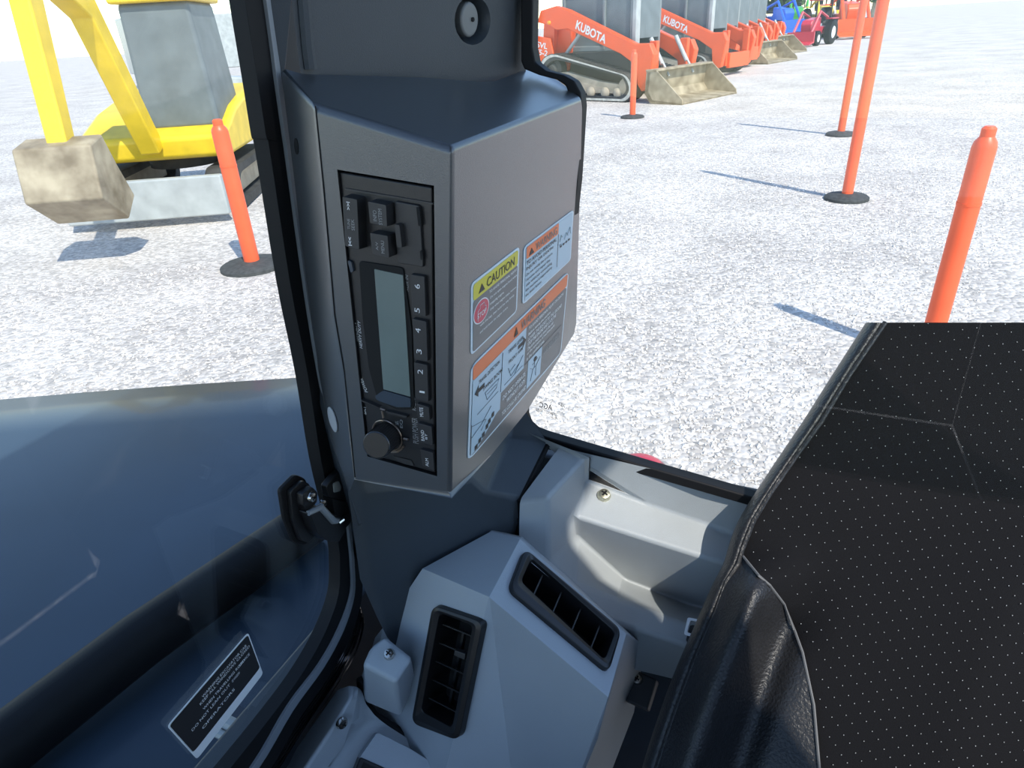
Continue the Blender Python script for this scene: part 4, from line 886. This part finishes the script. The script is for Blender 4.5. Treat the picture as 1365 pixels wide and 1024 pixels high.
# ------------------------------------------------------------------ yellow machines left
def yellow(px, py, az, label):
    t = thing('yellow_excavator', label, 'excavator', (0, 0, 0), local=True)
    prof = lambda pts, y0, y1: MB().prism([Vector((x, y0, z)) for x, z in pts], Vector((0, 1, 0)), 0, y1 - y0)
    for s in (-1, 1):
        loop = roundpoly([(-.95, .02), (.95, .02), (1.12, .22), (.95, .46), (-.95, .46), (-1.12, .25)], .22, 5)
        O0 = [Vector((x, s * .82, z)) for x, z in loop]; I0 = [Vector((x * .86, s * .82, (z - .24) * .62 + .24)) for x, z in loop]
        part('track', MB().ring(O0, I0, Vector((0, -s, 0)), 0, .34), m_track, t, bevel=.01)
        part('track_frame', prof([(-.85, .14), (.85, .14), (.85, .36), (-.85, .36)], s * .66 - .08, s * .66 + .08), m_tan, t, bevel=.02)
    part('turntable', MB().lathe((0, 0, .4), (0, 0, 1), [(.4, 0), (.4, .18)], 20), m_track, t)
    part('house', prof([(-1.0, .56), (.85, .56), (.9, .80), (.2, 1.02), (-.9, 1.2), (-1.08, .9)], -.78, .78), m_yel, t, bevel=.06, label='yellow body')
    part('cab', MB().box((.18, .3, 1.45), (1.0, .78, 1.2), taper=.9), m_cabd, t, bevel=.05)
    part('roof', MB().box((.18, .3, 2.08), (1.05, .82, .08)), m_yel, t, bevel=.03)
    part('boom', MB().prism([Vector((x, -.1, z)) for x, z in [(.8, .7), (1.0, .65), (1.6, 1.9), (2.4, 2.3), (2.35, 2.45), (1.45, 2.1)]], Vector((0, 1, 0)), 0, .2), m_yel, t, bevel=.02)
    part('stick', MB().prism([Vector((x, -.08, z)) for x, z in [(2.2, 2.5), (2.45, 2.5), (2.75, 1.0), (2.6, .95)]], Vector((0, 1, 0)), 0, .16), m_yel, t, bevel=.02)
    part('blade', MB().box((1.45, 0, .28), (.10, 1.6, .4)), m_lgrey, t, bevel=.02)
    part('bucket', MB().prism([Vector((x, -.3, z)) for x, z in [(2.6, 1.05), (2.85, 1.0), (2.95, .6), (2.6, .35), (2.35, .5), (2.5, .8)]], Vector((0, 1, 0)), 0, .6), m_steel, t, bevel=.02)
    place(t, px, py, az); return t
y1 = yellow(262, 262, 175, 'yellow excavator parked behind the orange post beyond the side window')
y2 = yellow(250, 105, 160, 'farther yellow excavator at the top left edge of the yard')
def skid_plate():
    t = thing('machine_attachment', 'pale grey steel attachment lying between the two yellow excavators', 'attachment', G(318, 165), rz=.5, local=True)
    part('deck', MB().box((0, 0, .45), (1.7, 1.2, .10)), m_lgrey, t, bevel=.02)
    part('hood', MB().prism([Vector((x, -.5, z)) for x, z in [(-.7, .5), (.6, .5), (.4, .95), (-.5, 1.05)]], Vector((0, 1, 0)), 0, 1.0), m_lgrey, t, bevel=.04)
    for x in (-.7, .7):
        for y in (-.5, .5): part('leg', MB().box((x, y, .2), (.09, .09, .4)), m_track, t)
    part('hose', MB().tube([(-.7, -.4, .6), (-.2, -.7, .75), (.4, -.62, .62), (.8, -.3, .55)], .03, 8), m_rubber, t)
    part('yellow_clamp', MB().box((-.2, -.66, .8), (.3, .06, .1)).box((.2, -.64, .7), (.06, .08, .3)), m_yel, t, bevel=.01)
    return t
skid_plate()
van = thing('box_truck', 'pale grey truck parked at the far top left', 'truck', G(262, 112), rz=.6, local=True)
part('cargo_box', MB().box((0, 0, 1.7), (5, 2.2, 2.2)), m_lgrey, van, bevel=.05); part('cab', MB().box((3.3, 0, 1.25), (1.5, 2.1, 1.7), taper=.85), m_white, van, bevel=.1)
for x in (-1.6, 3.2):
    for s in (-1, 1): part('wheel', MB().lathe((x, s * .85, .42), (0, s, 0), [(.42, 0), (.42, .22), (.25, .25)], 20), m_rubber, van)
part('bumper', MB().box((4.05, 0, .6), (.15, 2.1, .3)), m_rubber, van, bevel=.02)

# ------------------------------------------------------------------ far tractors and trees, top right
def tractor(px, py, az, mt, label, cabin=True, sc=1.0):
    t = thing('tractor', label, 'tractor', (0, 0, 0), local=True)
    part('hood', MB().prism([Vector((x, -.3, z)) for x, z in [(.2, .7), (1.5, .7), (1.55, 1.1), (1.4, 1.3), (.2, 1.42)]], Vector((0, 1, 0)), 0, .6), mt, t, bevel=.06)
    part('body', MB().box((-.3, 0, .75), (1.3, .6, .4)), mt, t, bevel=.04)
    for s in (-1, 1):
        for (x, r, w_) in ((-.6, .62, .36), (1.2, .38, .26)):
            wh = part('wheel', MB().lathe((x, s * (.62 if r > .5 else .56), r), (0, s, 0), [(r * .92, -w_ / 2), (r, -w_ * .4), (r, w_ * .4), (r * .9, w_ / 2), (r * .55, w_ / 2), (r * .5, w_ * .3)], 22), m_rubber, t)
            part('rim', MB().lathe((x, s * (.62 if r > .5 else .56), r), (0, s, 0), [(r * .52, w_ * .28), (r * .5, w_ * .42), (r * .15, w_ * .34)], 18), m_white, wh)
        part('fender', MB().box((-.6, s * .6, 1.32), (.95, .4, .06)), mt, t, bevel=.02)
        part('roll_bar', MB().box((-.75, s * .42, 1.75), (.07, .07, 1.0)), m_black, t)
    part('seat', MB().box((-.45, 0, 1.15), (.4, .45, .12)).box((-.65, 0, 1.4), (.1, .45, .45)), m_black, t, bevel=.03)
    part('roof', MB().box((-.4, 0, 2.28), (1.2, 1.1, .08)), mt if cabin else m_black, t, bevel=.03)
    part('loader_arm', MB().tube([(-.1, -.5, 1.4), (1.0, -.5, 1.7), (2.0, -.5, .6)], .07, 8).tube([(-.1, .5, 1.4), (1.0, .5, 1.7), (2.0, .5, .6)], .07, 8), mt, t)
    part('loader_bucket', MB().prism([Vector((x, -.75, z)) for x, z in [(2.0, .75), (1.95, .2), (2.6, .1), (2.6, .14), (2.08, .26), (2.1, .75)]], Vector((0, 1, 0)), 0, 1.5), mt, t)
    place(t, px, py, az, sc); return t
tractor(1030, 46, 170, m_blue, 'blue tractor standing beyond the end of the loader row', sc=1.25)
tractor(1060, 40, 200, m_green, 'green tractor behind and right of the blue tractor', sc=1.25)
tractor(1090, 43, 190, m_yel, 'yellow tractor at the far right of the yard', sc=1.25)
tractor(1085, 60, 225, m_red, 'small red tractor on the gravel in front of the yellow one', sc=.85)
tractor(1120, 50, 190, m_or, 'orange tractor right of the yellow tractor', sc=1.3)
def tree(p, h, r, label):
    t = thing('tree', label, 'tree', p, local=True, group='trees behind the yard')
    part('trunk', MB().tube([(0, 0, 0), (.1, 0, h * .3), (0, .1, h * .6)], [.25, .18, .1], 8), m_tan, t)
    mb = MB(); 
    for k in range(1400):
        a = rng.random(3) * 2 - 1
        while np.linalg.norm(a) > 1: a = rng.random(3) * 2 - 1
        c = Vector(a * r * np.array([1, 1, .8])) + Vector((0, 0, h * .62)); n1 = Vector(rng.random(3) - .5).normalized() * .35; n2 = n1.orthogonal().normalized() * .3
        mb.add([c - n1, c - n2, c + n1, c + n2], [(0, 1, 2, 3)])
    part('crown', mb, m_leaf, t, smooth=False, kind='stuff'); return t
for k, (x, y, h, r, lb) in enumerate([(26, 92, 7, 3.6, 'green tree above the blue tractor'), (35, 90, 6, 3.2, 'green tree above the green tractor'), (45, 88, 8, 4, 'green tree at the far right edge'), (17, 96, 7, 3.5, 'green tree behind the end of the loader row')]): tree(Vector((x, y, 0)), h, r, lb)
# machine body under the cab, hidden below the sill, so the cab stands on something
mb = MB().prism([cabp(-1.6, 0, -1.6), cabp(s_win + .02, 0, -1.6), cabp(s_win + .02, ROOF_N + .1, -1.6), cabp(-1.6, ROOF_N + .1, -1.6)], Vector((0, 0, 1)), 0, .5)
o = part('machine_deck', mb, m_body, bevel=.03); tag(o, 'dark machine deck under the cab floor', 'machine deck')

for o_t in _to: bpy.data.objects.remove(o_t)
